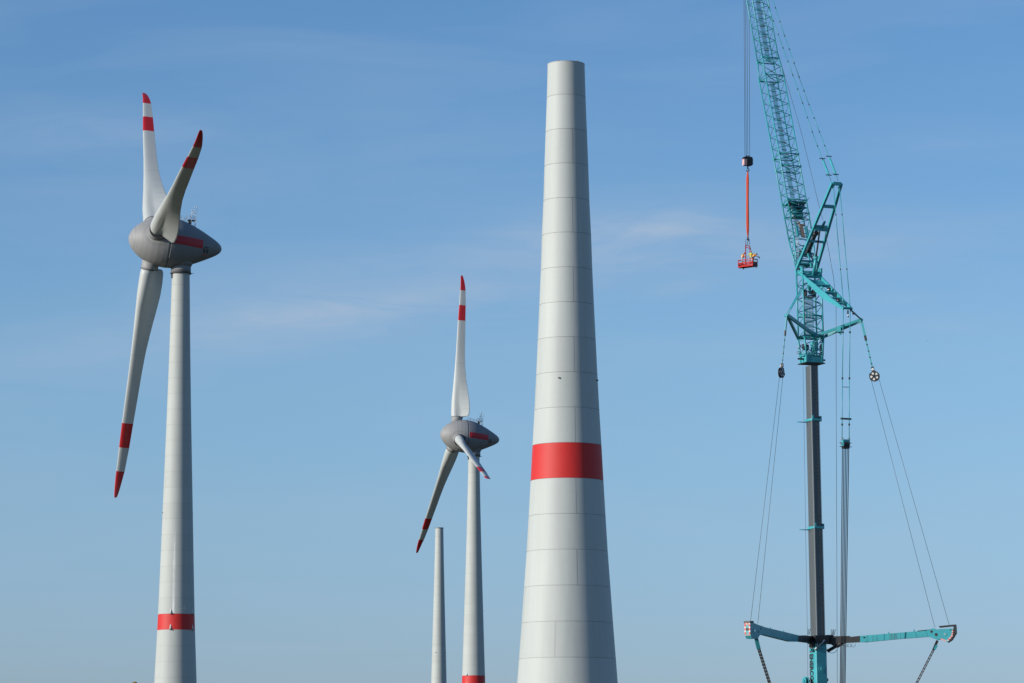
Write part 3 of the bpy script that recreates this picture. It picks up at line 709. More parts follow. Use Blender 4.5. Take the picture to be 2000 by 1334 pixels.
# luffing jib
j0 = pp(1575, 527.5); j1 = pp(1564.5, 468); j2 = pp(1506.8, 153); j3 = pp(1500, 118); j4 = pp(1456, -130)
tj, dj = frame(j0, j4)
JW, JD = 2.82, 1.95; JW2, JD2 = 2.42, 1.62
m = MB()
lattice(m, j0, j1, 2.85, .25, JW, JD * .8, 3, .095, .048, 0, (.12, .5))
lattice(m, j1, j2, JW, JD * .8, JW, JD, 14, .088, .042, 0, (.02,))
lattice(m, j2, j3, JW, JD, JW2, JD2, 1, .088, .05, 0, (.0, 1.0))
lattice(m, j3, j4, JW2, JD2, JW2, JD2, 11, .080, .040, 0, (1.0,))
for (pa, pb) in ((j2, j3), (j1.lerp(j2, .432), j1.lerp(j2, .508))): 
    for p_ in (pa, pb): frame_at(m, p_, tj, dj, JW if p_ is not j3 else JW2, JD if p_ is not j3 else JD2, .075)
for p_ in (j1.lerp(j2, .225), j1.lerp(j2, .146)): frame_at(m, p_, tj, dj, JW, JD * .9, .075)
m.build("jib", TEAL, CR)
for (pa, pb, nq) in ((pp(1561, 455), j2, 21), (j3, j4, 16)):      # inner catwalk of see-through grating, hung towards the far face
    m = MB(); m.box((pa + pb) / 2 - dj * (.62 if pa is not j3 else .5) + ew * .32, ew * .34, dj * .015, (pb - pa) / 2); m.build("walkway", GRATE, CR)
    for k in range(nq):
        q = pa.lerp(pb, (k + .5) / nq) - dj * (.58 if pa is not j3 else .46) + ew * .32; m = MB(); m.box(q, ew * .40, dj * .05, tj * .04); m.build("walkway_rung", TEAL, CR)
for k in range(25):
    q = pp(1562, 440).lerp(j4, k / 25) - dj * .35 + ew * .28; m = MB(); m.box(q, ew * .26, dj * .04, tj * .035); m.build("rope_roller", RUST, CR)
# maintenance platform and winch bits low on the jib
m = MB(); pc = pp(1553.5, 407)
m.box(pc + ew * .2 - dj * .2, ew * 1.1, dj * .7, tj * .06); m.box(pc + tj * .65 + ew * .1, ew * 1.35, dj * .8, tj * .05)
for k in range(14): q = pc + ew * random.uniform(-1.2, 1.3) + dj * random.uniform(-.8, .8); m.tube(q, q + tj * random.uniform(.3, 1.2) + ew * random.uniform(-.3, .3), random.choice((.03, .05, .09)), n=5, m=random.choice((0, 1, 2)))
for k in range(3): m.box(pc - tj * .5 * (k + .5) + ew * .15 - dj * .1, ew * .75, dj * .35, tj * .09)
m.box(pc + ew * .3 + tj * .1, ew * .22, dj * .3, tj * .6, 1)
q = pc + ew * 1.5 + tj * .55; m.tube(q, q + tj * 1.1 + ew * .75, .03, m=2); m.tube(q + tj * .2, q + tj * 1.3 + ew * .9, .03, m=2); m.tube(q + tj * 1.1 + ew * .75, q + tj * 1.3 + ew * .9, .03, m=2)
m.build("service_platform", [TEAL, DARKM, GALV], CR)
m = MB(); pc = pp(1568, 452)
m.box(pc - ew * .1, ew * .24, dj * .1, tj * .85); m.box(pc + tj * 1.0 + ew * .05, ew * .45, dj * .12, tj * .08, 0); m.box(pc + ew * .62, ew * .12, dj * .15, tj * .75, 1); m.box(pc - ew * .85, ew * .12, dj * .15, tj * .75, 1)
m.box(pc + tj * 1.3 - ew * .4, ew * .12, dj * .15, tj * .1, 0)
m.build("catch_bracket", [RUST, TEAL2], CR)
m = MB(); pc = pp(1568, 490)
for k in range(16):
    q = pc + ew * random.uniform(-1.1, 1.2) + dj * random.uniform(-.4, .4) + tj * random.uniform(-1.1, 1.1); m.tube(q, q + ew * random.uniform(-.6, .6) + tj * random.uniform(-.3, .5), random.choice((.04, .06, .1)), n=6, m=random.choice((0, 0, 1)))
for sx in (-.5, .3, .8): m.tube(pc + ew * sx - tj * .4, pc + ew * (sx + .14) - tj * .4, .42, n=18, m=1)
m.box(pp(1575, 516) , ew * 1.3, dj * .2, tj * .12); m.build("foot_sheaves", [TEAL, DARKM], CR)
m = MB(); pc = pp(1562, 440)
for sx in (-.95, -.7): m.path([pp(1556, 405) + ew * sx + dj * .2, pc + ew * (sx + .05) + dj * .3, pp(1571, 505) + ew * sx], .03, n=5)
m.build("hydraulic_hose", GALV, CR)
# head of the jib, above the frame
m = MB(); frame_at(m, j4, tj, dj, JW2, JD2, .1); jh = j4 + tj * 1.6 - eh * .6
for c_ in corners(j4, tj, dj, JW2 * .9, JD2 * .9): m.tube(c_, jh, .09)
for sx in (-.3, 0, .3): m.tube(jh + ew * (sx - .06), jh + ew * (sx + .06), .5, n=20, m=1)
m.build("jib_head", [TEAL, DARKM], CR)

# ---- upper mast (A-frame) of the jib
def plate_leg(mb, p0, p1, side, w, h, m_=0): mb.bar(p0, p1, side, w, h, m_)
mf = pp(1575, 527); mt = pp(1634.5, 358)
def along(a, b_, f, sx, w0, w1): return a.lerp(b_, f) + ew * sx * (w0 + (w1 - w0) * f) / 2
m = MB(); mw0, mw1 = 2.95, 1.35
for sx in (-1, 1): m.bar(along(mf, mt, 0, sx, mw0, mw1), along(mf, mt, 1, sx, mw0, mw1), ew, .30, .34)
for f, h in ((.995, .45), (.735, .42), (.485, .75), (.33, .28), (.1, .25)): m.bar(along(mf, mt, f, -1, mw0 - .2, mw1 - .2), along(mf, mt, f, 1, mw0 - .2, mw1 - .2), UP, h, .3)
tm_, dm_ = frame(mf, mt)
m.prism([along(mf, mt, .50, .0, 0, 0) + ew * -.15, along(mf, mt, .50, 0, 0, 0) + ew * .2, along(mf, mt, .575, 0, 0, 0) + ew * .22, along(mf, mt, .56, 0, 0, 0) - ew * .0], dm_ * .25)
for sx in (-.45, .45): m.tube(along(mf, mt, .97, 0, 0, 0) + ew * sx - tm_ * .1, along(mf, mt, .97, 0, 0, 0) + ew * (sx + .12) - tm_ * .1, .28, n=14)
m.build("luffing_mast", TEAL2, CR)
m = MB()
q0 = pp(1587, 537); q1 = pp(1592.5, 503); q2 = pp(1600, 448)
m.tube(q0 + ew * .1, q1 + ew * .1, .22, n=12); m.tube(q1 + ew * .1, q2 + ew * .1, .11, n=10, m=1); m.tube(q1 - tm_ * .25 + ew * .1, q1 + tm_ * .2 + ew * .1, .28, n=12)
m.bar(pp(1593, 456), pp(1576, 496), ew, .4, .35, 1); m.tube(pp(1595, 455), pp(1590, 459), .35, n=10, m=1)
m.bar(pp(1578, 495), pp(1585, 522), ew, .16, .2, 0); m.build("tilt_cylinder", [TEAL, DARKM], CR)
# ---- rear mast
rf = pp(1577, 531); rt = pp(1656, 603); tr_, dr_ = frame(rf, rt); m = MB(); rw0, rw1 = 2.95, 1.38
nr = tr_.cross(ew).normalized()
if nr.z < 0: nr = -nr
for sx in (-1, 1):
    top = []; bot = []
    for f, h in ((0, .25), (.2, .5), (.42, .85), (.6, .95), (.8, .62), (1, .3)):
        c_ = along(rf, rt, f, sx, rw0, rw1); top.append(c_ + nr * .12); bot.append(c_ + nr * (.12 - h))
    m.prism(top + bot[::-1], ew * .16 * -sx)
for f, h in ((.13, .32), (.38, .32), (.58, .34), (.72, .2), (.86, .26), (.985, .25)): m.bar(along(rf, rt, f, -1, rw0 - .2, rw1 - .2), along(rf, rt, f, 1, rw0 - .2, rw1 - .2), nr, h, .3)
m.bar(along(rf, rt, .34, -.3, rw0, rw1), along(rf, rt, .56, -.25, rw0, rw1), ew, .09, .12)
m.box(along(rf, rt, .25, 0, rw0, rw1) - nr * .25, ew * 1.0, tr_ * .9, nr * .03)
m.build("rear_mast", TEAL2, CR)
for f, sx in ((.48, .35), (.78, -.1), (.84, .35)):
    m = MB(); q = along(rf, rt, f, sx, rw0, rw1); m.tube(q - ew * .08, q + ew * .08, .3, n=14); m.tube(q - ew * .2 - nr * .1, q + ew * .2 + nr * .15, .06, m=1); m.build("guide_sheave", [DARKM, STEEL], CR)
m = MB()
q = pp(1656, 606); m.bar(q, q - UP * .5, ew, .12, .2); m.tube(q - UP * .5, q - UP * .9 + ew * .1, .07, m=1); m.tube(q - UP * .9 + ew * .1, q - UP * .75 - ew * .1, .06, m=1)
m.build("hook", [DARKM, STEEL], CR)

# ---- pendants from jib head over the masts
def pend(name, pts, r, mm=TEAL, dots=0, dsz=1.7): 
    m = MB(); m.path(pts, r, n=6)
    if dots:
        tot = sum((b_ - a).length for a, b_ in zip(pts[:-1], pts[1:])); acc = 0; nx = dots * .5
        for a, b_ in zip(pts[:-1], pts[1:]):
            L_ = (b_ - a).length
            while nx < acc + L_:
                q = a.lerp(b_, (nx - acc) / L_); dv = (b_ - a).normalized(); m.tube(q - dv * .12, q + dv * .12, r * dsz, n=6, m=1); nx += dots
            acc += L_
    return m.build(name, [mm, DARKM], CR)
for sx, p_ in ((-1, [(1623, 353), (1590, 268), (1567, 200), (1548.5, 147), (1526.7, 86), (1501, 14), (1484, -40)]), (1, [(1637, 353), (1601, 259), (1578.4, 200), (1559.7, 147.6), (1531.2, 66.7), (1509.5, 0), (1495, -45)])):
    off = ew * sx * .5
    pts = [onplane(x, y, O + off, ew) for x, y in p_] + [j4 + off + dj * .8]
    pend("jib_pendant", pts, .042, TEAL, 2.6)
    m = MB(); a_ = pts[0].lerp(pts[1], .13); b_ = pts[0].lerp(pts[1], .46); m.bar(a_, b_, ew, .12, .32)
    for q in (a_, b_ + (b_ - a_).normalized() * .4): m.bar(q - ew * .42, q + ew * .42, UP, .1, .12, 1)
    m.build("pendant_spreader", [TEAL, DARKM], CR)
    for p2 in (((1628 if sx < 0 else 1640, 366), (1637.5 if sx < 0 else 1650, 480), (1645 if sx < 0 else 1657.5, 565), (1647.5 if sx < 0 else 1660.5, 601)),):
        pend("mast_pendant", [onplane(x, y, O + ew * sx * .43, ew) for x, y in p2], .048, TEAL, 7.5, 1.5)
    pend("backstay", [onplane(x, y, O + ew * sx * .43, ew) for x, y in ((1647 if sx < 0 else 1660.5, 604), (1645.3 if sx < 0 else 1659, 740), (1644.6 if sx < 0 else 1658.4, 860))], .05, TEAL, 6.0, 2.4)
for y_, r in ((756, .04), (818, .12)):
    q = pp(1652.3, y_); m = MB(); m.tube(q - ew * (.5 + (.25 if r > .1 else 0)), q + ew * (.5 + (.25 if r > .1 else 0)), r, n=8); m.build("backstay_spreader", DARKM, CR)
m = MB(); q = pp(1651.5, 865); m.box(q, ew * .48, eh * .3, UP * .42, 0); m.box(q - UP * .55, ew * .42, eh * .3, UP * .2, 1)
for dz in (.0, -.5): m.tube(q + UP * dz - ew * .85, q + UP * dz + ew * .85, .05, n=6, m=1)
for k in range(6): m.tube(q + ew * (-.36 + .14 * k) - UP * .15, q + ew * (-.30 + .14 * k) - UP * .15, .42, n=18, m=1)
for sx in (-1, 1): m.box(q + ew * sx * .48 + UP * .5, ew * .1, eh * .15, UP * .18, 2)
m.box(q - ew * .6 - UP * .1, ew * .12, eh * .15, UP * .14, 2); m.build("backstay_block", [TEAL2, DARKM, STEEL], CR)
gnd = pp(1643, 1560)
for k in range(5):
    fx = -1 + k / 2; a_ = q + ew * .46 * fx - UP * .5; b_ = gnd + ew * (.30 * fx) ; b_.z = 3.4
    m = MB(); m.tube(a_, b_, .055, n=6); m.build("reeved_rope", ROPE if k != 2 else ROPE_L, CR)
# hoist line over the masts and down
pend("hoist_line", [pp(*c_) for c_ in ((1520, 105), (1540, 172), (1566, 262), (1598, 395), (1607, 430))], .022, ROPE)
pend("hoist_line", [pp(*c_) for c_ in ((1608, 436), (1617, 480), (1628.5, 545), (1633, 592), (1633, 700), (1634, 1000), (1635, 1250), (1636, 1540))], .026, ROPE)
pend("control_cable", [pp(*c_) - ew * .0 for c_ in ((1568.5, 716), (1571, 860), (1573.5, 1040), (1577, 1240), (1579.5, 1540))], .018, ROPE)

# ---- side struts with guys and blocks (spread 52 degrees off the luffing plane)
dL = V((-.5, -.866, 0)); nL = V((.866, -.5, 0)); dR = V((math.sin(R(74)), -math.cos(R(74)), 0)); nR = V((-math.cos(R(74)), -math.sin(R(74)), 0))
OP = V((O.x, O.y, 0))
root = a1 + dd * .9
sL = onplane(1537, 615, OP, nL); sR = onplane(1682, 624, OP, nR)
m = MB()
m.bar(sL, onplane(1592, 655, root, dd), UP, .42, .3); m.bar(sL, a1 - ew * 1.4 - dd * .85, UP, .36, .3); m.tube(sL - UP * .1 - nL * .35, sL - UP * .1 + nL * .3, .16, n=10)
m.build("guy_strut", TEAL2, CR)
m = MB()
m.bar(sR, onplane(1593, 656, root, dd), UP, .34, .3); m.bar(sR - UP * .15, a1 + ew * W1 / 2, UP, .34, .3); q = sR.lerp(a1 + ew * 1.0 + dd * .9, .55); m.box(q - UP * .1, dR * .35, nR * .5, UP * .3); m.bar(q - UP * .3, q - UP * .7 + dR * .3, nR, .2, .3)
m.tube(sR - nR * .35, sR + nR * .35, .2, n=10); m.build("guy_strut", TEAL2, CR)
m = MB(); u0 = a1.lerp(l_top, .78) - ew * 1.3 + dd * .9
for s_ in (-.13, .13): m.tube(sL + nL * s_, u0 + ew * s_, .045, n=6)
m.bar(sL.lerp(u0, .22), sL.lerp(u0, .8), nL, .3, .1); m.build("strut_stay", TEAL, CR)
m = MB(); m.bar(sR, rt - nr * .1 + ew * .4, UP, .16, .14); m.box(sR.lerp(rt, .55), dR * .2, nR * .1, UP * .12); m.build("strut_stay", DARKM, CR)
yL = onplane(1470, 1232, OP, nL); yR = onplane(1838, 1236, OP, nR)
pL = onplane(1526, 728, OP, nL); pR = onplane(1708, 735, OP, nR)
for (s_, p_, nn_, dd_) in ((sL, pL, nL, dL), (sR, pR, nR, dR)):
    up_ = (s_ - p_).normalized()
    m = MB(); m.bar(s_ - up_ * .2, s_ - up_ * 2.3, nn_, .12, .28, 0); m.bar(s_ - up_ * 2.2, s_ - up_ * 2.9, nn_, .16, .3, 1)
    m.bar(s_ - up_ * 2.6, p_ + up_ * 1.2, nn_, .05, .16, 0)
    for k in range(1, 5): q = (s_ - up_ * 2.6).lerp(p_ + up_ * 1.2, k / 4.6); m.box(q, nn_ * .05, dd_ * .11, up_ * .07, 1)
    m.build("guy_bar", [TEAL, DARKM], CR)
    m = MB(); side = up_.cross(nn_).normalized()
    m.tube(p_ - nn_ * .16, p_ - nn_ * .08, .68, n=28, m=0); m.tube(p_ + nn_ * .08, p_ + nn_ * .16, .68, n=28, m=0); m.tube(p_ - nn_ * .08, p_ + nn_ * .08, .56, n=28, m=1)
    for an in range(5):
        a_ = R(72 * an + 20); v_ = up_ * math.cos(a_) + side * math.sin(a_); m.bar(p_ + nn_ * .18, p_ + nn_ * .18 + v_ * .72, v_.cross(nn_), .2, .06, 2)
        a_ = R(72 * an + 56); v_ = up_ * math.cos(a_) + side * math.sin(a_); m.tube(p_ + nn_ * .162 + v_ * .38, p_ + nn_ * .185 + v_ * .38, .165, n=12, m=3)
    m.bar(p_ + up_ * .5, p_ + up_ * 1.3, side, .35, .22, 2); m.tube(p_ + up_ * .95 - nn_ * .2, p_ + up_ * .95 + nn_ * .2, .16, n=12, m=3)
    m.build("guy_block", [DARKM, ROPE, DARKM, WHITEP], CR)
# ---- guy outriggers (Y-shaped) at the top of the base section
def arm(n_, th, poly, label=None):
    p0 = OP + n_ * th / 2; return [onplane(x, y, p0, n_) for x, y in poly]
z6 = lambda *L_: [(1440 + x / 9.09, 1190 + y / 9.09) for x, y in L_]
z7 = lambda *L_: [(1640 + x / 8, 1190 + y / 8) for x, y in L_]
m = MB()
m.prism(arm(nL, .62, z6((470, 312), (1090, 462), (1090, 575), (960, 572), (470, 450))), -nL * .62)
m.prism(arm(nL, .8, z6((228, 235), (300, 245), (370, 275), (472, 308), (472, 452), (405, 455), (372, 510), (315, 525), (262, 520), (232, 440))), -nL * .8)
for (x, y) in ((420, 345), (383, 397)): q = onplane(1440 + x / 9.09, 1190 + y / 9.09, OP + nL * .42, nL); m.tube(q, q - nL * .03, .13, n=10, m=1)
q = onplane(1440 + 305 / 9.09, 1190 + 380 / 9.09, OP + nL * .41, nL); m.tube(q, q + nL * .05, .16, n=12, m=2); m.tube(q, q + nL * .02, .3, n=16, m=0)
pt = z6((228, 205), (285, 205), (300, 240), (228, 240)); m.prism(arm(nL, .9, pt), -nL * .9, 1)
for x in (590, 822): q = onplane(1440 + x / 9.09, 1190 + (345 + (x - 590) * .24) / 9.09, OP, nL); m.tube(q - UP * .1, q + UP * .2, .06, n=6)
m.build("outrigger_arm", [TEAL2, DARKM, STEEL], CR)
ep = arm(nL, .8, z6((228, 236), (232, 440), (262, 518)))           # chevrons down the end face
def eface(f, j):
    L1 = (ep[1] - ep[0]).length; L2 = (ep[2] - ep[1]).length; d_ = f * (L1 + L2)
    p = ep[0].lerp(ep[1], d_ / L1) if d_ < L1 else ep[1].lerp(ep[2], (d_ - L1) / L2)
    return p - nL * .8 * j + dL * .03 + (UP * -.02 if d_ > L1 else UP * 0)
m = MB()
for k in range(7):
    for j in range(4):
        if k < 6 and j in (1, 2) and k > 0: continue
        m.quad(eface(k / 9, j / 4), eface(k / 9, (j + 1) / 4), eface((k + 1) / 9, (j + 1) / 4), eface((k + 1) / 9, j / 4), 0 if (k + (j % 2 if k == 0 else 0)) % 2 else 1)
m.quad(eface(.30, .3) + dL * .02, eface(.30, .7) + dL * .02, eface(.46, .7) + dL * .02, eface(.46, .3) + dL * .02, 2)
m.build("warning_plate", [RED, WHITEP, DARKM], CR)
m = MB()
m.prism(arm(nR, .62, z7((312, 416), (1368, 330), (1368, 430), (940, 462), (600, 495), (400, 515), (312, 512))), -nR * .62)
m.prism(arm(nR, .75, z7((1366, 320), (1420, 318), (1450, 296), (1480, 300), (1500, 315), (1740, 300), (1790, 305), (1795, 340), (1760, 420), (1690, 512), (1640, 500), (1560, 468), (1530, 480), (1470, 458), (1385, 432), (1366, 430))), -nR * .75)
for x, y, r in ((1435, 348, .17), (1508, 395, .2), (1735, 322, .08)): q = onplane(1640 + x / 8, 1190 + y / 8, OP + nR * .375, nR); m.tube(q - nR * .02, q + nR * .02, r, n=16, m=1)
q = onplane(1640 + 1645 / 8, 1190 + 388 / 8, OP + nR * .375, nR); m.tube(q, q + nR * .03, .3, n=20, m=0); m.tube(q, q + nR * .06, .13, n=12, m=2)
m.prism(arm(nR, .8, z7((1545, 262), (1810, 236), (1812, 262), (1725, 268), (1560, 285))), -nR * .8, 1)
m.prism(arm(nR, .8, z7((1780, 262), (1812, 262), (1818, 370), (1750, 480), (1690, 520), (1690, 508), (1765, 420))), -nR * .9, 1)
m.prism(arm(nR, .7, z7((1215, 335), (1420, 312), (1420, 322), (1215, 345))), -nR * .7, 1)
for x0, x1, w_ in ((786, 812, .1), (868, 894, .1)): 
    for xx in (x0, x1): q = onplane(1640 + xx / 8, 1190 + 378 / 8, OP + nR * .315, nR); q2 = onplane(1640 + xx / 8 - .6, 1190 + 470 / 8, OP + nR * .315, nR); m.bar(q, q2, dR, .05, .02, 3)
for xx in (438, 520, 580, 832, 852, 948): q = onplane(1640 + xx / 8, 1190 + (412 - (xx - 438) * .08) / 8, OP + nR * .315, nR); q2 = onplane(1640 + xx / 8, 1190 + (500 - (xx - 438) * .07) / 8, OP + nR * .315, nR); m.bar(q, q2, dR, .03, .02, 3)
for xx in (765, 1160): q = onplane(1640 + xx / 8, 1190 + (372 - (xx - 765) * .1) / 8, OP, nR); m.tube(q - UP * .1, q + UP * .15, .08, n=6)
q = onplane(1640 + 380 / 8, 1190 + 440 / 8, OP + nR * .32, nR); m.tube(q, q + nR * .1, .1, n=8, m=1)
m.build("outrigger_arm", [TEAL2, DARKM, STEEL, BOOM], CR)
m = MB(); c1_ = arm(nR, .78, z7((1790, 322), (1765, 400), (1700, 492)))
for k in range(10):
    a_ = c1_[0].lerp(c1_[2], k / 10) if k % 1 == 0 else None; b_ = c1_[0].lerp(c1_[2], (k + .95) / 10); bulge = dR * .25 * math.sin(math.pi * (k + .5) / 10)
    m.quad(a_ + bulge + nR * .01, b_ + bulge + nR * .01, b_ + bulge - dR * .3 + nR * .01, a_ + bulge - dR * .3 + nR * .01, k % 2)
c2_ = arm(nR, .78, z7((1580, 476), (1665, 506)))
for k in range(6):
    a_ = c2_[0].lerp(c2_[1], k / 6); b_ = c2_[0].lerp(c2_[1], (k + 1) / 6); m.quad(a_, b_, b_ + UP * .2, a_ + UP * .2, k % 2)
m.build("warning_plate", [RED, WHITEP], CR)
# black slewing frame that carries the arms
m = MB(); yc = b_bot + bt * ((pp(1596, 1250).z - b_bot.z) / bt.z)
m.prism(arm(nL, .66, z6((1085, 468), (1200, 462), (1380, 480), (1440, 500), (1440, 590), (1340, 600), (1150, 575), (1085, 572))), -nL * .66)
m.prism(arm(nR, .66, z7((-235, 425), (-215, 400), (-110, 400), (-95, 420), (150, 416), (160, 432), (315, 415), (315, 512), (-40, 530), (-60, 560), (-95, 575), (-140, 548), (-235, 540))), -nR * .66)
m.box(yc + bd * .2, ew * 1.0, bd * 1.15, UP * .5); m.tube(yc - ew * 1.0 - UP * 1.0 + bd * .4, yc - ew * .9 - UP * .2 + bd * .4, .45, n=14)
m.tube(onplane(1616, 1272, OP, nR) , onplane(1650, 1252, OP, nR), .22, n=10); m.tube(onplane(1634, 1262, OP, nR), onplane(1652, 1250, OP, nR), .3, n=10)
m.tube(b_bot + bt * ((pp(1580, 1272).z - b_bot.z) / bt.z) - ew * .95 + bd * 1.0, yc + ew * .35 + bd * 1.35 - UP * .1, .12, n=8, m=1)
m.box(b_bot + bt * ((pp(1577, 1272).z - b_bot.z) / bt.z) - ew * 1.0 + bd * .5, ew * .4, bd * .25, UP * .16, 2)
for x, y in ((1576, 1240), (1581, 1240), (1621, 1241), (1625, 1241)):
    q = pp(x, y) + bd * .5; 
    for s_ in (-.07, .07): m.tube(q + ew * s_, q + ew * (s_ * 2 + .1) + UP * .75, .04, n=5)
q = yc + bd * 1.0 - ew * .35; m.path([q, q + UP * .6, q + UP * .75 + ew * .3], .07, n=6)
for k in range(3): 
    q = onplane(1652 + 7 * k, 1257, OP, nR); m.path([q + dR * .35 * math.cos(R(a)) * 1.0 - UP * .45 * math.sin(R(a)) for a in range(0, 181, 30)], .025, n=5)
q = onplane(1625, 1262, OP, nR); m.path([q + dR * .7 * math.cos(R(a)) - UP * .6 * math.sin(R(a)) - UP * .3 for a in range(0, 181, 30)], .03, n=5)
m.build("outrigger_frame", [DARKM, GALV, TEAL2], CR)
# guy ropes from the blocks to the arm tips
for (p_, nn_, A, B, a2, b2) in ((pL, nL, (1466, 1213), (1480, 1219), (1523, 732), (1529.5, 732)), (pR, nR, (1826, 1226), (1854, 1221), (1700.5, 738), (1715.5, 736))):
    for e, s_ in ((A, a2), (B, b2)):
        m = MB(); m.tube(onplane(s_[0], s_[1], OP, nn_), onplane(e[0], e[1], OP, nn_), .024, n=5); m.build("guy_rope", ROPE, CR)
# lower guy bars from the arm tips back to the slewing platform
def blocks(p0, p1, side, gap_):
    m = MB(); L_ = (p1 - p0).length; t_ = (p1 - p0).normalized(); n_ = int(L_ / .5)
    for s_ in (-1, 1):
        for k in range(n_):
            a_ = p0 + t_ * (k * .5) + side * s_ * gap_; ln = .40 if not (k < 2) else .5; m.bar(a_, a_ + t_ * ln, side, .15, .2, 0)
            m.bar(a_ + t_ * .40, a_ + t_ * .5, side, .2, .22, 1)
    m.bar(p0 + t_ * .2, p1, side, .10, .16, 1); return m
lo = onplane(1476.5, 1250, OP, nL); l2 = pp(1580, 1560); l2 = OP + dL * 1.2; l2.z = 3.5
l2 = onplane(1503 + (1334 - 1334), 1334, OP, nL); tdir = (l2 - lo).normalized(); l3 = lo + tdir * ((lo.z - 3.5) / -tdir.z)
vw = ray(1480, 1290).normalized(); sd = tdir.cross(vw).normalized()
m = blocks(lo - tdir * .0 + tdir * 1.0, l3, sd, .13); m.build("tension_chain", [DARKM, WHITEP], CR)
m = MB(); m.bar(lo + UP * .3, lo + tdir * 1.3, sd, .5, .3); m.build("chain_socket", TEAL2, CR)
lo = onplane(1831, 1254, OP, nR); l2 = onplane(1790.5, 1334, OP, nR); tdir = (l2 - lo).normalized(); l3 = lo + tdir * ((lo.z - 3.5) / -tdir.z)
sd = tdir.cross(vw).normalized(); m = MB()
for s_ in (-.10, .10): m.tube(lo + tdir * 1.0 + sd * s_, l3 + sd * s_, .055, n=6)
n_ = int((l3 - lo).length / .24)
for k in range(5, n_): q = lo + tdir * (k * .24); m.bar(q - sd * .15, q + sd * .15, tdir, .09, .1, k % 2)
m.build("tension_chain", [DARKM, RUST], CR)
m = MB(); m.bar(lo + UP * .2, lo + tdir * 1.2, sd, .32, .3, 1); m.bar(lo + tdir * .4 + sd * .1, lo + tdir * 1.0 + sd * .1, sd, .3, .34, 0); m.build("chain_socket", [TEAL2, DARKM], CR)
# slewing platform and carrier on the ground
m = MB(); cb = V((b_foot.x, b_foot.y, 0))
m.box(cb + eh * 2.2 + UP * 2.9, ew * 1.5, eh * 4.6, UP * .55, 0); m.box(cb + eh * 6.3 + UP * 3.2, ew * 3.0, eh * .9, UP * 1.1, 1); m.tube(cb + eh * .5 + UP * 2.0, cb + eh * .5 + UP * 2.5, 1.5, n=32, m=1)
m.box(cb - ew * 2.2 - eh * .6 + UP * 3.4, ew * .55, eh * 1.1, UP * .95, 0); m.build("superstructure", [TEAL2, DARKM], CR)
m = MB(); m.box(cb - eh * 2 + UP * 1.55, ew * 1.5, eh * 10, UP * .42, 0); m.box(cb - eh * 11 + UP * 2.2, ew * 1.5, eh * 1.3, UP * 1.1, 0); ch = m.build("carrier", [TEAL2, DARKM], CR)
for k in range(9):
    for sx in (-1, 1):
        q = cb - eh * (-6.5 + k * 2.05) + ew * sx * 1.25 + UP * .8; m = MB(); m.tube(q - ew * .28, q + ew * .28, .8, n=20, m=0); m.tube(q + ew * sx * .22, q + ew * sx * .3, .4, n=14, m=1); m.build("wheel", [TYRE, TEAL2], CR)
for a_ in (-5.5, 7.0):
    for sx in (-1, 1):
        q = cb - eh * a_ + ew * sx * 1.4 + UP * 1.5; m = MB(); m.bar(q, q + ew * sx * 4.2, UP, .4, .5, 0); e_ = q + ew * sx * 4.0; m.tube(e_, V((e_.x, e_.y, .12)), .14, n=10, m=1); m.box(V((e_.x, e_.y, .07)), ew * .6, eh * .6, UP * .06, 1); m.build("outrigger", [TEAL2, DARKM], CR)

# ------------------------------------------------------------------ hook block, sling, basket
hb = pp(1460.3, 315)
hx = hb
for k, (x0, x1) in enumerate(((1452.3, 1455), (1454.7, 1457.6), (1458, 1460.6), (1462.6, 1464.3))):
    off = ew * 0
    m = MB(); top = pp(x0, -110); bot = pp(x1, 304); m.tube(top, bot, .028, n=5); m.build("hoist_rope", ROPE, CR)
HB = thing("hook_block", hb - UP * .9, "black crane hook block with striped plate above the orange slings", "hook block")
m = MB(); c_ = hb
def oct_(p, w, h, cut): return [p + ew * a + UP * b_ for a, b_ in ((-w + cut, h), (w - cut, h), (w, h - cut), (w, -h + cut), (w - cut, -h), (-w + cut, -h), (-w, -h + cut), (-w, h - cut))]
for yo in (-.34, -.1, .14): m.prism([p + eh * yo for p in oct_(c_, .66, .62, .16)], eh * .14)
m.tube(c_ + UP * .62 - ew * .16, c_ + UP * .82 - ew * .16, .1, n=8); m.tube(c_ + UP * .62 + ew * .2, c_ + UP * .82 + ew * .2, .1, n=8)
for z_ in (.2, -.05, -.3): m.box(c_ + ew * .7 + UP * z_, ew * .05, eh * .2, UP * .05)
hbb = m.build("housing", DARKM, HB)
m = MB()
for yo in (-.25, 0, .22): m.tube(c_ + UP * .12 + eh * (yo - .05), c_ + UP * .12 + eh * (yo + .05), .55, n=22)
m.build("sheaves", DARKM, HB)
m = MB(); pl = c_ - ew * .46 - UP * .18 + eh * .30
m.box(pl, ew * .2, eh * .012, UP * .42, 0)
for k in range(5):
    z_ = -.34 + .17 * k; f_ = eh * .02
    m.quad(pl + f_ - ew * .2 + UP * (z_ + .12), pl + f_ - ew * .2 + UP * (z_ + .05), pl + f_ + ew * .2 + UP * (z_ - .12), pl + f_ + ew * .2 + UP * (z_ - .05), 1)
pl2 = c_ - ew * .675 - UP * .18   # the same plate folded round to the sunny side
m.box(pl2, ew * .012, eh * .32, UP * .42, 0)
for k in range(5):
    z_ = -.34 + .17 * k; f_ = -ew * .02
    m.quad(pl2 + f_ - eh * .3 + UP * (z_ + .16), pl2 + f_ - eh * .3 + UP * (z_ + .09), pl2 + f_ + eh * .3 + UP * (z_ - .12), pl2 + f_ + eh * .3 + UP * (z_ - .05), 1)
m.build("warning_plate", [WHITEP, RED], HB)
m = MB(); hk = c_ - UP * .62
m.tube(hk, hk - UP * .45, .12, .09, n=10); cen = hk - UP * .62
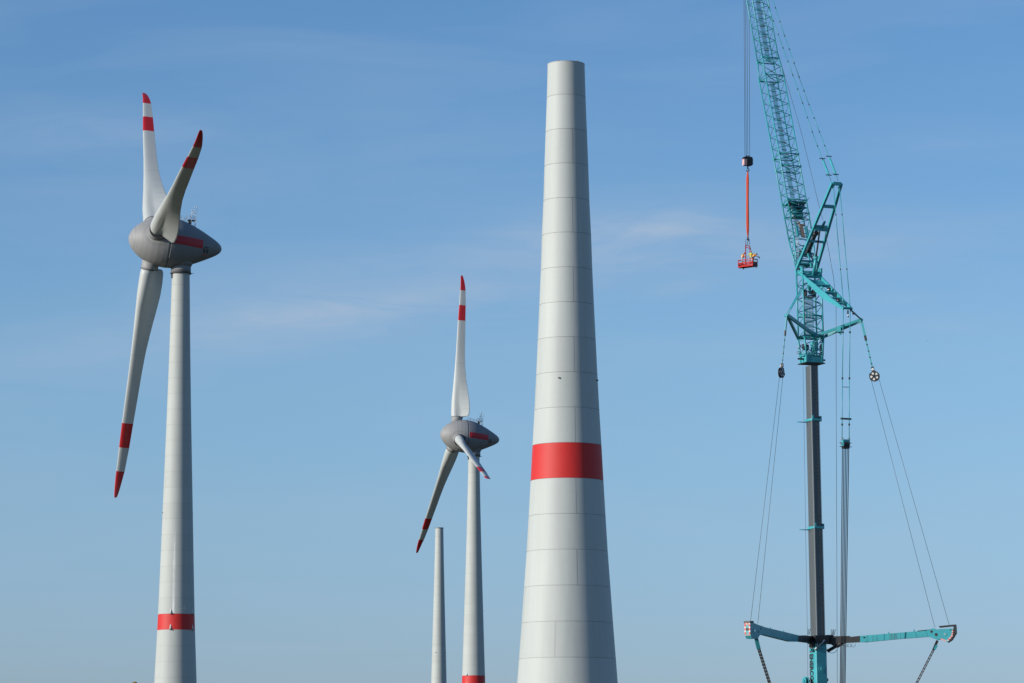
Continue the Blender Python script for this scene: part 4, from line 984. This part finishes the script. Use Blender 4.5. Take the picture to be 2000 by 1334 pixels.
m.path([cen + ew * .19 * math.sin(R(a)) + UP * .19 * math.cos(R(a)) for a in range(0, 271, 30)], .065, n=8); m.build("hook", DARKM, HB)
# slings
st_, sb_ = cen - UP * .1, pp(1460.8, 467)
SL = thing("round_sling", sb_, "long orange round slings hanging in a bundle below the hook block", "sling")
for k, (dx, dy, r, zt, zb) in enumerate(((-.17, .0, .10, .0, .0), (-.02, .1, .11, .05, .3), (.10, -.06, .10, .0, .1), (.0, -.13, .08, .1, .2))):
    m = MB(); rg = []; n = 10; K = 16
    for i in range(K + 1):
        f = i / K; p = (st_ - UP * zt).lerp(sb_ + UP * zb, f); s_ = min(1, f * 9, (1 - f) * 7) * (1 - .25 * f)
        p = p + ew * (dx * s_ + .02 * math.sin(7 * f + k)) + eh * dy * s_; rr = r * (.55 + .45 * min(1, f * 9, (1 - f) * 8))
        rg.append([p + V((math.cos(2 * math.pi * j / n), math.sin(2 * math.pi * j / n), 0)) * rr for j in range(n)])
    m.rings(rg, 0, True); m.build("sling_strand", SLING, SL)
m = MB(); m.tube(sb_ + UP * .25, sb_ - UP * .15, .12, n=10); m.tube(sb_ - UP * .15 - ew * .12, sb_ - UP * .15 + ew * .16, .06, n=8); m.tube(sb_ - UP * .3 - eh * .05, sb_ - UP * .3 + eh * .05, .1, n=10, m=1); m.build("shackle", [DARKM, STEEL], SL)

# basket
BA = R(40); bl_ = V((-math.cos(BA), math.sin(BA), 0)); bs_ = V((math.sin(BA), math.cos(BA), 0))
BY = sb_.y
near_c = at(1470.6, 518.9, BY - .9)      # nearest bottom corner
BLn, BSn = 2.52, 1.05; bh = 1.02
ctr = near_c + bl_ * BLn / 2 + bs_ * BSn / 2
BK = thing("man_basket", ctr, "red steel work basket with three workers hanging from orange slings", "work basket")
def bp(a, b_, h): return near_c + bl_ * a + bs_ * b_ + UP * h
m = MB(); m.box(ctr + UP * .18, bl_ * BLn / 2, bs_ * BSn / 2, UP * .04, 0)
for a, b_ in ((.15, .1), (2.3, .1), (.15, .95), (2.3, .95)): m.tube(bp(a, b_, .1), bp(a, b_, -.18), .06, n=8, m=0)
m.box(ctr + UP * .04, bl_ * BLn / 2, bs_ * .06, UP * .06, 0); m.build("floor", BASKET_SHADE, BK)
m = MB()
for b_ in (0, BSn):
    for h, w_ in ((1.0, .07), (.56, .15), (.1, .22)): m.bar(bp(-.02, b_, h), bp(BLn + .02, b_, h), UP, w_, .07)
    for a in (0.03, BLn / 2, BLn - .03): m.bar(bp(a, b_, 0), bp(a, b_, 1.03), bl_, .09, .08)
    for a, s_ in ((.1, 1), (BLn / 2 + .1, -1)):
        a2_ = a + BLn / 2 - .2; h0_, h1_ = (.14, .52) if s_ > 0 else (.52, .14)
        m.bar(bp(a, b_, h1_), bp(a2_, b_, h0_), UP, .06, .05)
m.build("side_railing", BASKET, BK)
for a in (0, BLn):
    m = MB()
    for h, w_ in ((1.0, .07), (.56, .12), (.1, .22)): m.bar(bp(a, 0.05, h), bp(a, BSn - .05, h), UP, w_, .06)
    m.bar(bp(a, .1, .15), bp(a, BSn - .1, .52), UP, .06, .05); m.box(bp(a, BSn / 2, .32), bl_ * .01, bs_ * BSn * .42, UP * .15)
    m.build("end_railing", BASKET_SHADE, BK)
# gallows
g0 = pp(1456.2, 502); g0 = bp(BLn * .52, .08, .9)
m = MB(); gh = at(1460, 479.5, ctr.y).z; ga = bp(BLn * .56, BSn * .5, .2); gb = bp(BLn * .26, BSn * .5, .2)
gax = V((ga.x, ga.y, gh)); gbx = V((gb.x, gb.y, gh))
pa_ = at(1456.2, 479, ctr.y); pb_ = at(1464.4, 481, ctr.y)
for h in (0, -.28): m.bar(pa_ + UP * h, pb_ + UP * h, UP, .09, .09)
m.bar(pa_, V((pa_.x, pa_.y, ctr.z + .2)), ew, .10, .10); m.bar(pb_, V((pb_.x, pb_.y, ctr.z + .2)), ew, .07, .07)
m.bar(pb_, pb_ + ew * .12 - UP * .5, ew, .09, .09); m.build("lifting_frame", BASKET, BK)
m = MB()
m.path([pa_, at(1456.6, 468, ctr.y), sb_ + ew * -.12], .03, n=5); m.path([pb_, at(1463.9, 468, ctr.y), sb_ + ew * .12], .03, n=5); m.tube(pa_.lerp(pb_, .5), sb_ - UP * .3, .025, n=5); m.tube(pa_.lerp(pb_, .2), sb_ - UP * .3, .02, n=5)
m.build("lifting_chain", DARKM, BK)

# ------------------------------------------------------------------ people (bodies grown on a skeleton)
def person(pos, face, pose, label, vest, helm, trous):
    """pos: feet point; face: heading unit vector; pose: dict of joints in (forward, left, up)"""
    face = V(face).normalized(); left = UP.cross(face); T = thing("person", pos, label, "person", "workers in the hanging basket")
    def P_(j): return V(pos) + face * j[0] + left * j[1] + UP * j[2]
    J = dict(pose); names = list(J)
    E = [('pelvis', 'belly'), ('belly', 'chest'), ('chest', 'neck'), ('neck', 'skull'), ('chest', 'shoL'), ('shoL', 'elbL'), ('elbL', 'wriL'), ('wriL', 'palL'), ('chest', 'shoR'), ('shoR', 'elbR'), ('elbR', 'wriR'), ('wriR', 'palR'),
         ('pelvis', 'hipL'), ('hipL', 'kneL'), ('kneL', 'ankL'), ('ankL', 'toeL'), ('pelvis', 'hipR'), ('hipR', 'kneR'), ('kneR', 'ankR'), ('ankR', 'toeR')]
    RAD = dict(pelvis=.15, belly=.14, chest=.165, neck=.06, skull=.085, shoL=.075, elbL=.05, wriL=.034, palL=.036, hipL=.1, kneL=.068, ankL=.05, toeL=.042)
    for k_ in list(RAD):
        if k_.endswith('L'): RAD[k_[:-1] + 'R'] = RAD[k_]
    me = bpy.data.meshes.new("body"); me.from_pydata([P_(J[n_]) - V(pos) for n_ in names], [(names.index(a), names.index(b_)) for a, b_ in E], [])
    o = bpy.data.objects.new("body", me); COL.objects.link(o)
    md = o.modifiers.new("skin", 'SKIN'); md.use_smooth_shade = True
    for i, n_ in enumerate(names):
        sv = me.skin_vertices[0].data[i]; sv.radius = (RAD[n_], RAD[n_]); sv.use_root = (n_ == 'pelvis')
    o.modifiers.new("sub", 'SUBSURF').levels = 1
    dg = bpy.context.evaluated_depsgraph_get(); dg.update(); em = bpy.data.meshes.new_from_object(o.evaluated_get(dg)); bpy.data.objects.remove(o)
    m = MB(); m.v = [V(pos) + v.co for v in em.vertices]
    hip_z = P_(J['pelvis']).z; nk = P_(J['neck']); ch_ = P_(J['chest'])
    for p in em.polygons:
        c_ = V(pos) + p.center
        legs = min((c_ - P_(J[k_])).length for k_ in ('hipL', 'hipR', 'kneL', 'kneR', 'ankL', 'ankR', 'toeL', 'toeR', 'pelvis')); arms = min((c_ - P_(J[k_])).length for k_ in ('wriL', 'wriR', 'palL', 'palR'))
        feet = min((c_ - P_(J[k_])).length for k_ in ('ankL', 'ankR', 'toeL', 'toeR')); up_ = min((c_ - P_(J[k_])).length for k_ in ('shoL', 'shoR', 'chest', 'belly', 'elbL', 'elbR'))
        hd = (c_ - P_(J['skull'])).length
        mi = 0 if (hd < .12 or arms < .07) else (3 if feet < .12 else (1 if legs < up_ else 2))
        m.face(tuple(p.vertices), mi, True)
    # head with face
    sk = P_(J['skull']); hup = (sk - nk).normalized(); hf = (face - hup * face.dot(hup)).normalized(); hl = hup.cross(hf)
    m.sphere(sk + hup * .02, .115, hf, hl, hup, 14, 10, 0, (.92, .72, 1.02)); m.sphere(sk + hf * .10 - hup * .005, .022, hf, hl, hup, 8, 6, 0, (1, .7, 1.5))
    for s_ in (-1, 1): m.sphere(sk + hf * .093 + hl * s_ * .034 + hup * .025, .011, nu=6, nv=5, m=3); m.sphere(sk + hl * s_ * .083, .028, hf, hl, hup, 8, 6, 0, (.7, .3, 1.1))
    m.box(sk + hf * .096 - hup * .05, hf * .006, hl * .025, hup * .006, 4)
    # hands: five fingers each, curled
    for s_, w_, p_ in ((1, 'wriL', 'palL'), (-1, 'wriR', 'palR')):
        a_ = P_(J[w_]); b_ = P_(J[p_]); d_ = (b_ - a_).normalized(); sd_ = d_.cross(UP); sd_ = sd_.normalized() if sd_.length > .1 else left; dn = d_.cross(sd_).normalized()
        if dn.z > 0: dn = -dn
        for q in range(4):
            r0 = b_ + sd_ * (-.03 + .02 * q) + d_ * .015; L_ = (.032, .038, .036, .028)[q]; k1 = r0 + d_ * L_ + dn * .01; k2 = k1 + d_ * L_ * .5 + dn * L_ * .7; k3 = k2 - d_ * L_ * .2 + dn * L_ * .6
            m.tube(r0, k1, .010, .009, 6, 0); m.tube(k1, k2, .009, .008, 6, 0); m.tube(k2, k3, .008, .007, 6, 0)
        tb = b_ - d_ * .03 + sd_ * s_ * .03; m.tube(tb, tb + sd_ * s_ * .03 + d_ * .03, .012, .010, 6, 0); m.tube(tb + sd_ * s_ * .03 + d_ * .03, tb + sd_ * s_ * .028 + d_ * .06 + dn * .012, .010, .008, 6, 0)
    m.build("body", [SKIN, trous, YEL if vest == 'y' else ORA, NAVY, RED], T, origin=pos)
    # hi-vis vest: open-ended shell round the torso, with a reflective/orange band
    m = MB(); pel = P_(J['pelvis']); bel = P_(J['belly']); tor = (ch_ - pel).normalized(); tl = (P_(J['shoL']) - P_(J['shoR'])).normalized(); tf = tl.cross(tor).normalized()
    def rr_(c_, a, b_, n=16): return [c_ + tl * a * math.cos(2 * math.pi * j / n) + tf * b_ * math.sin(2 * math.pi * j / n) for j in range(n)]
    L_ = (ch_ - pel).length
    rgs = [rr_(pel + tor * .02, .205, .175), rr_(pel + tor * L_ * .35, .20, .172), rr_(pel + tor * L_ * .5, .205, .178), rr_(pel + tor * L_ * .75, .22, .19), rr_(pel + tor * L_ * 1.0, .232, .19), rr_(pel + tor * (L_ + .12), .19, .13), rr_(pel + tor * (L_ + .17), .09, .08)]
    m.rings(rgs, 0, True, (False, False), mats=[0, 1, 0, 2, 0, 0]); m.build("vest", [YEL, GALV, ORA] if vest == 'y' else [ORA, GALV, YEL], T)
    m = MB(); top = sk + hup * .045; rg = []
    for i in range(6):
        a_ = math.pi / 2 * i / 5.3; rg.append([top + hup * .125 * math.sin(a_) + (hf * 1.12 * math.cos(2 * math.pi * j / 18) + hl * .92 * math.sin(2 * math.pi * j / 18)) * .125 * math.cos(a_) for j in range(18)])
    m.rings(rg, 0, True, (True, True)); m.box(top + hf * .14, hf * .05, hl * .075, hup * .008); m.build("helmet", helm, T)
    return T
POSE = dict(pelvis=(0, 0, .95), belly=(.01, 0, 1.1), chest=(.03, 0, 1.33), neck=(.04, 0, 1.5), skull=(.07, 0, 1.63),
    shoL=(.02, .2, 1.42), elbL=(.1, .27, 1.15), wriL=(.33, .22, 1.08), palL=(.41, .2, 1.08), shoR=(.02, -.2, 1.42), elbR=(.1, -.27, 1.15), wriR=(.33, -.2, 1.06), palR=(.41, -.19, 1.06),
    hipL=(0, .1, .88), kneL=(.04, .12, .48), ankL=(0, .13, .08), toeL=(.16, .14, .04), hipR=(0, -.1, .88), kneR=(.03, -.12, .48), ankR=(-.02, -.13, .08), toeR=(.14, -.14, .04))
fl = .225
def posed(**k): d = dict(POSE); d.update(k); return d
person(bp(BLn - .32, BSn * .5, fl + .2), (1, -.15, 0), posed(chest=(.10, 0, 1.30), neck=(.19, 0, 1.45), skull=(.27, 0, 1.55), shoL=(.1, .2, 1.38), shoR=(.1, -.2, 1.38), elbL=(.3, .24, 1.14), wriL=(.52, .16, 1.02), palL=(.6, .13, 1.0), elbR=(.28, -.24, 1.14), wriR=(.5, -.16, 1.0), palR=(.58, -.13, .98)),
       "worker in red helmet and yellow-orange vest at the left end of the basket", 'o', HELM, TROU)
person(bp(BLn * .30, BSn * .62, fl + .2), (-.1, -1, 0), posed(chest=(.05, 0, 1.32), elbL=(.05, .42, 1.2), wriL=(.15, .62, 1.05), palL=(.2, .68, 1.0), elbR=(.1, -.42, 1.18), wriR=(.25, -.5, .98), palR=(.3, -.52, .92)),
       "worker with arms spread, red helmet and bright yellow vest, tallest in the basket", 'y', HELM, TROU)
p3 = person(bp(.35, BSn * .45, fl + .1), (1, -.2, 0), posed(chest=(.22, 0, 1.22), neck=(.36, 0, 1.30), skull=(.48, 0, 1.36), belly=(.08, 0, 1.08), shoL=(.22, .2, 1.3), shoR=(.22, -.2, 1.3), elbL=(.48, .22, 1.15), wriL=(.74, .14, 1.08), palL=(.82, .12, 1.06), elbR=(.46, -.22, 1.13), wriR=(.72, -.14, 1.06), palR=(.8, -.12, 1.04)),
       "worker leaning over the right end of the basket in dark helmet and orange vest", 'o', DARKM, NAVY)
q = bp(.35, BSn * .45, fl + .1) + V((.55, -.16, 1.10)); m = MB(); e_ = at(1483.3, 503.8, q.y)
m.tube(q, e_, .045, n=8); m.tube(e_ - (e_ - q).normalized() * .12, e_ + (e_ - q).normalized() * .06, .085, n=8)
tl_ = m.build("tag_line_pole", DARKM, origin=q); tl_['label'] = 'dark pole held out over the right edge of the basket'; tl_['category'] = 'pole'

# ------------------------------------------------------------------ yellow crane tip at the lower left edge
yb = at(263.5, 1331.6, 620); yc0 = V((yb.x - 14, yb.y + 4, 0))
YC = thing("yellow_crane", yc0, "tip of an ochre crane boom at the bottom edge, left of the largest turbine", "crane")
m = MB(); foot = yc0 + UP * 2.6; tipp = yb - UP * .3; dv = (tipp - foot).normalized(); sd_ = dv.cross(V((0, 1, 0))).normalized()
m.bar(foot, foot.lerp(tipp, .45), V((0, 1, 0)), .8, .9); m.bar(foot.lerp(tipp, .4), foot.lerp(tipp, .75), V((0, 1, 0)), .65, .72); m.bar(foot.lerp(tipp, .7), tipp, V((0, 1, 0)), .5, .55); m.build("boom", OCHRE, YC)
m = MB(); m.prism([yb + V((-.30, -.3, -.7)), yb + V((.32, -.3, -.7)), yb + V((.32, -.3, -.07)), yb + V((.12, -.3, .03)), yb + V((-.18, -.3, .04)), yb + V((-.30, -.3, -.1))], V((0, .6, 0)), 0); m.tube(yb + V((.2, -.35, -.2)), yb + V((.2, .35, -.2)), .16, n=14, m=1)
m.tube(yb + V((-.42, 0, -.9)), yb + V((-.42, 0, .0)), .035, n=6, m=1); m.build("boom_head", [OCHRE, DARKM], YC)
m = MB(); m.box(yc0 + V((2.5, 0, 1.5)), V((5, 0, 0)), V((0, 1.3, 0)), V((0, 0, .5)), 0); m.box(yc0 + V((-1, 0, 2.5)), V((2.2, 0, 0)), V((0, 1.2, 0)), V((0, 0, .6)), 0); m.box(yc0 + V((7, 0, 2.0)), V((1, 0, 0)), V((0, 1.25, 0)), V((0, 0, .9)), 0)
m.build("carrier", OCHRE, YC)
for k in range(4):
    for sy in (-1, 1): m = MB(); qq = yc0 + V((-1.5 + 2.6 * k, sy * 1.15, .65)); m.tube(qq - V((0, .22, 0)), qq + V((0, .22, 0)), .65, n=16); m.build("wheel", TYRE, YC)

# ------------------------------------------------------------------ birds
def bird(px, py, D, sz, bank, label):
    p = at(px, py, D); m = MB(); f_ = V((math.cos(bank), math.sin(bank), .1)); s_ = f_.cross(UP).normalized(); rg = []
    for t_, r in ((-.5, .01), (-.38, .05), (-.1, .1), (.15, .1), (.32, .055), (.42, .06), (.5, .02)): rg.append([p + f_ * t_ * sz + (s_ * math.cos(j) + UP * math.sin(j)) * r * sz for j in [k * math.pi / 4 for k in range(8)]])
    m.rings(rg, 0, True)
    for sg in (-1, 1):
        for a, b_ in (((0, .05, .03), (.45, .02, .28)), ((.45, .02, .28), (.95, -.1, .2))):
            c0_ = .28 * (1 - a[0] * .6); c1_ = .28 * (1 - b_[0] * .9); A_ = p + s_ * sg * a[0] * sz + UP * a[2] * sz + f_ * a[1] * sz; B_ = p + s_ * sg * b_[0] * sz + UP * b_[2] * sz + f_ * b_[1] * sz
            m.prism([A_ + f_ * c0_ * .5 * sz, B_ + f_ * c1_ * .5 * sz, B_ - f_ * c1_ * .5 * sz, A_ - f_ * c0_ * .5 * sz], UP * .02 * sz)
    m.prism([p - f_ * .4 * sz + s_ * .04 * sz, p - f_ * .4 * sz - s_ * .04 * sz, p - f_ * .72 * sz - s_ * .12 * sz, p - f_ * .72 * sz + s_ * .12 * sz], UP * .015 * sz)
    o = m.build("bird", NAVY, origin=p); o['label'] = label; o['category'] = 'bird'; o['group'] = 'tiny birds far off in the sky'
bird(533.6, 664.5, 700, .16, 1.2, "tiny dark bird in the sky between the two finished turbines")
bird(1811.2, 665.8, 700, .22, .5, "tiny dark bird in the sky right of the crane, higher of two")
bird(1948.5, 801, 700, .16, 2.4, "tiny dark bird by the right edge of the sky, lower of two")
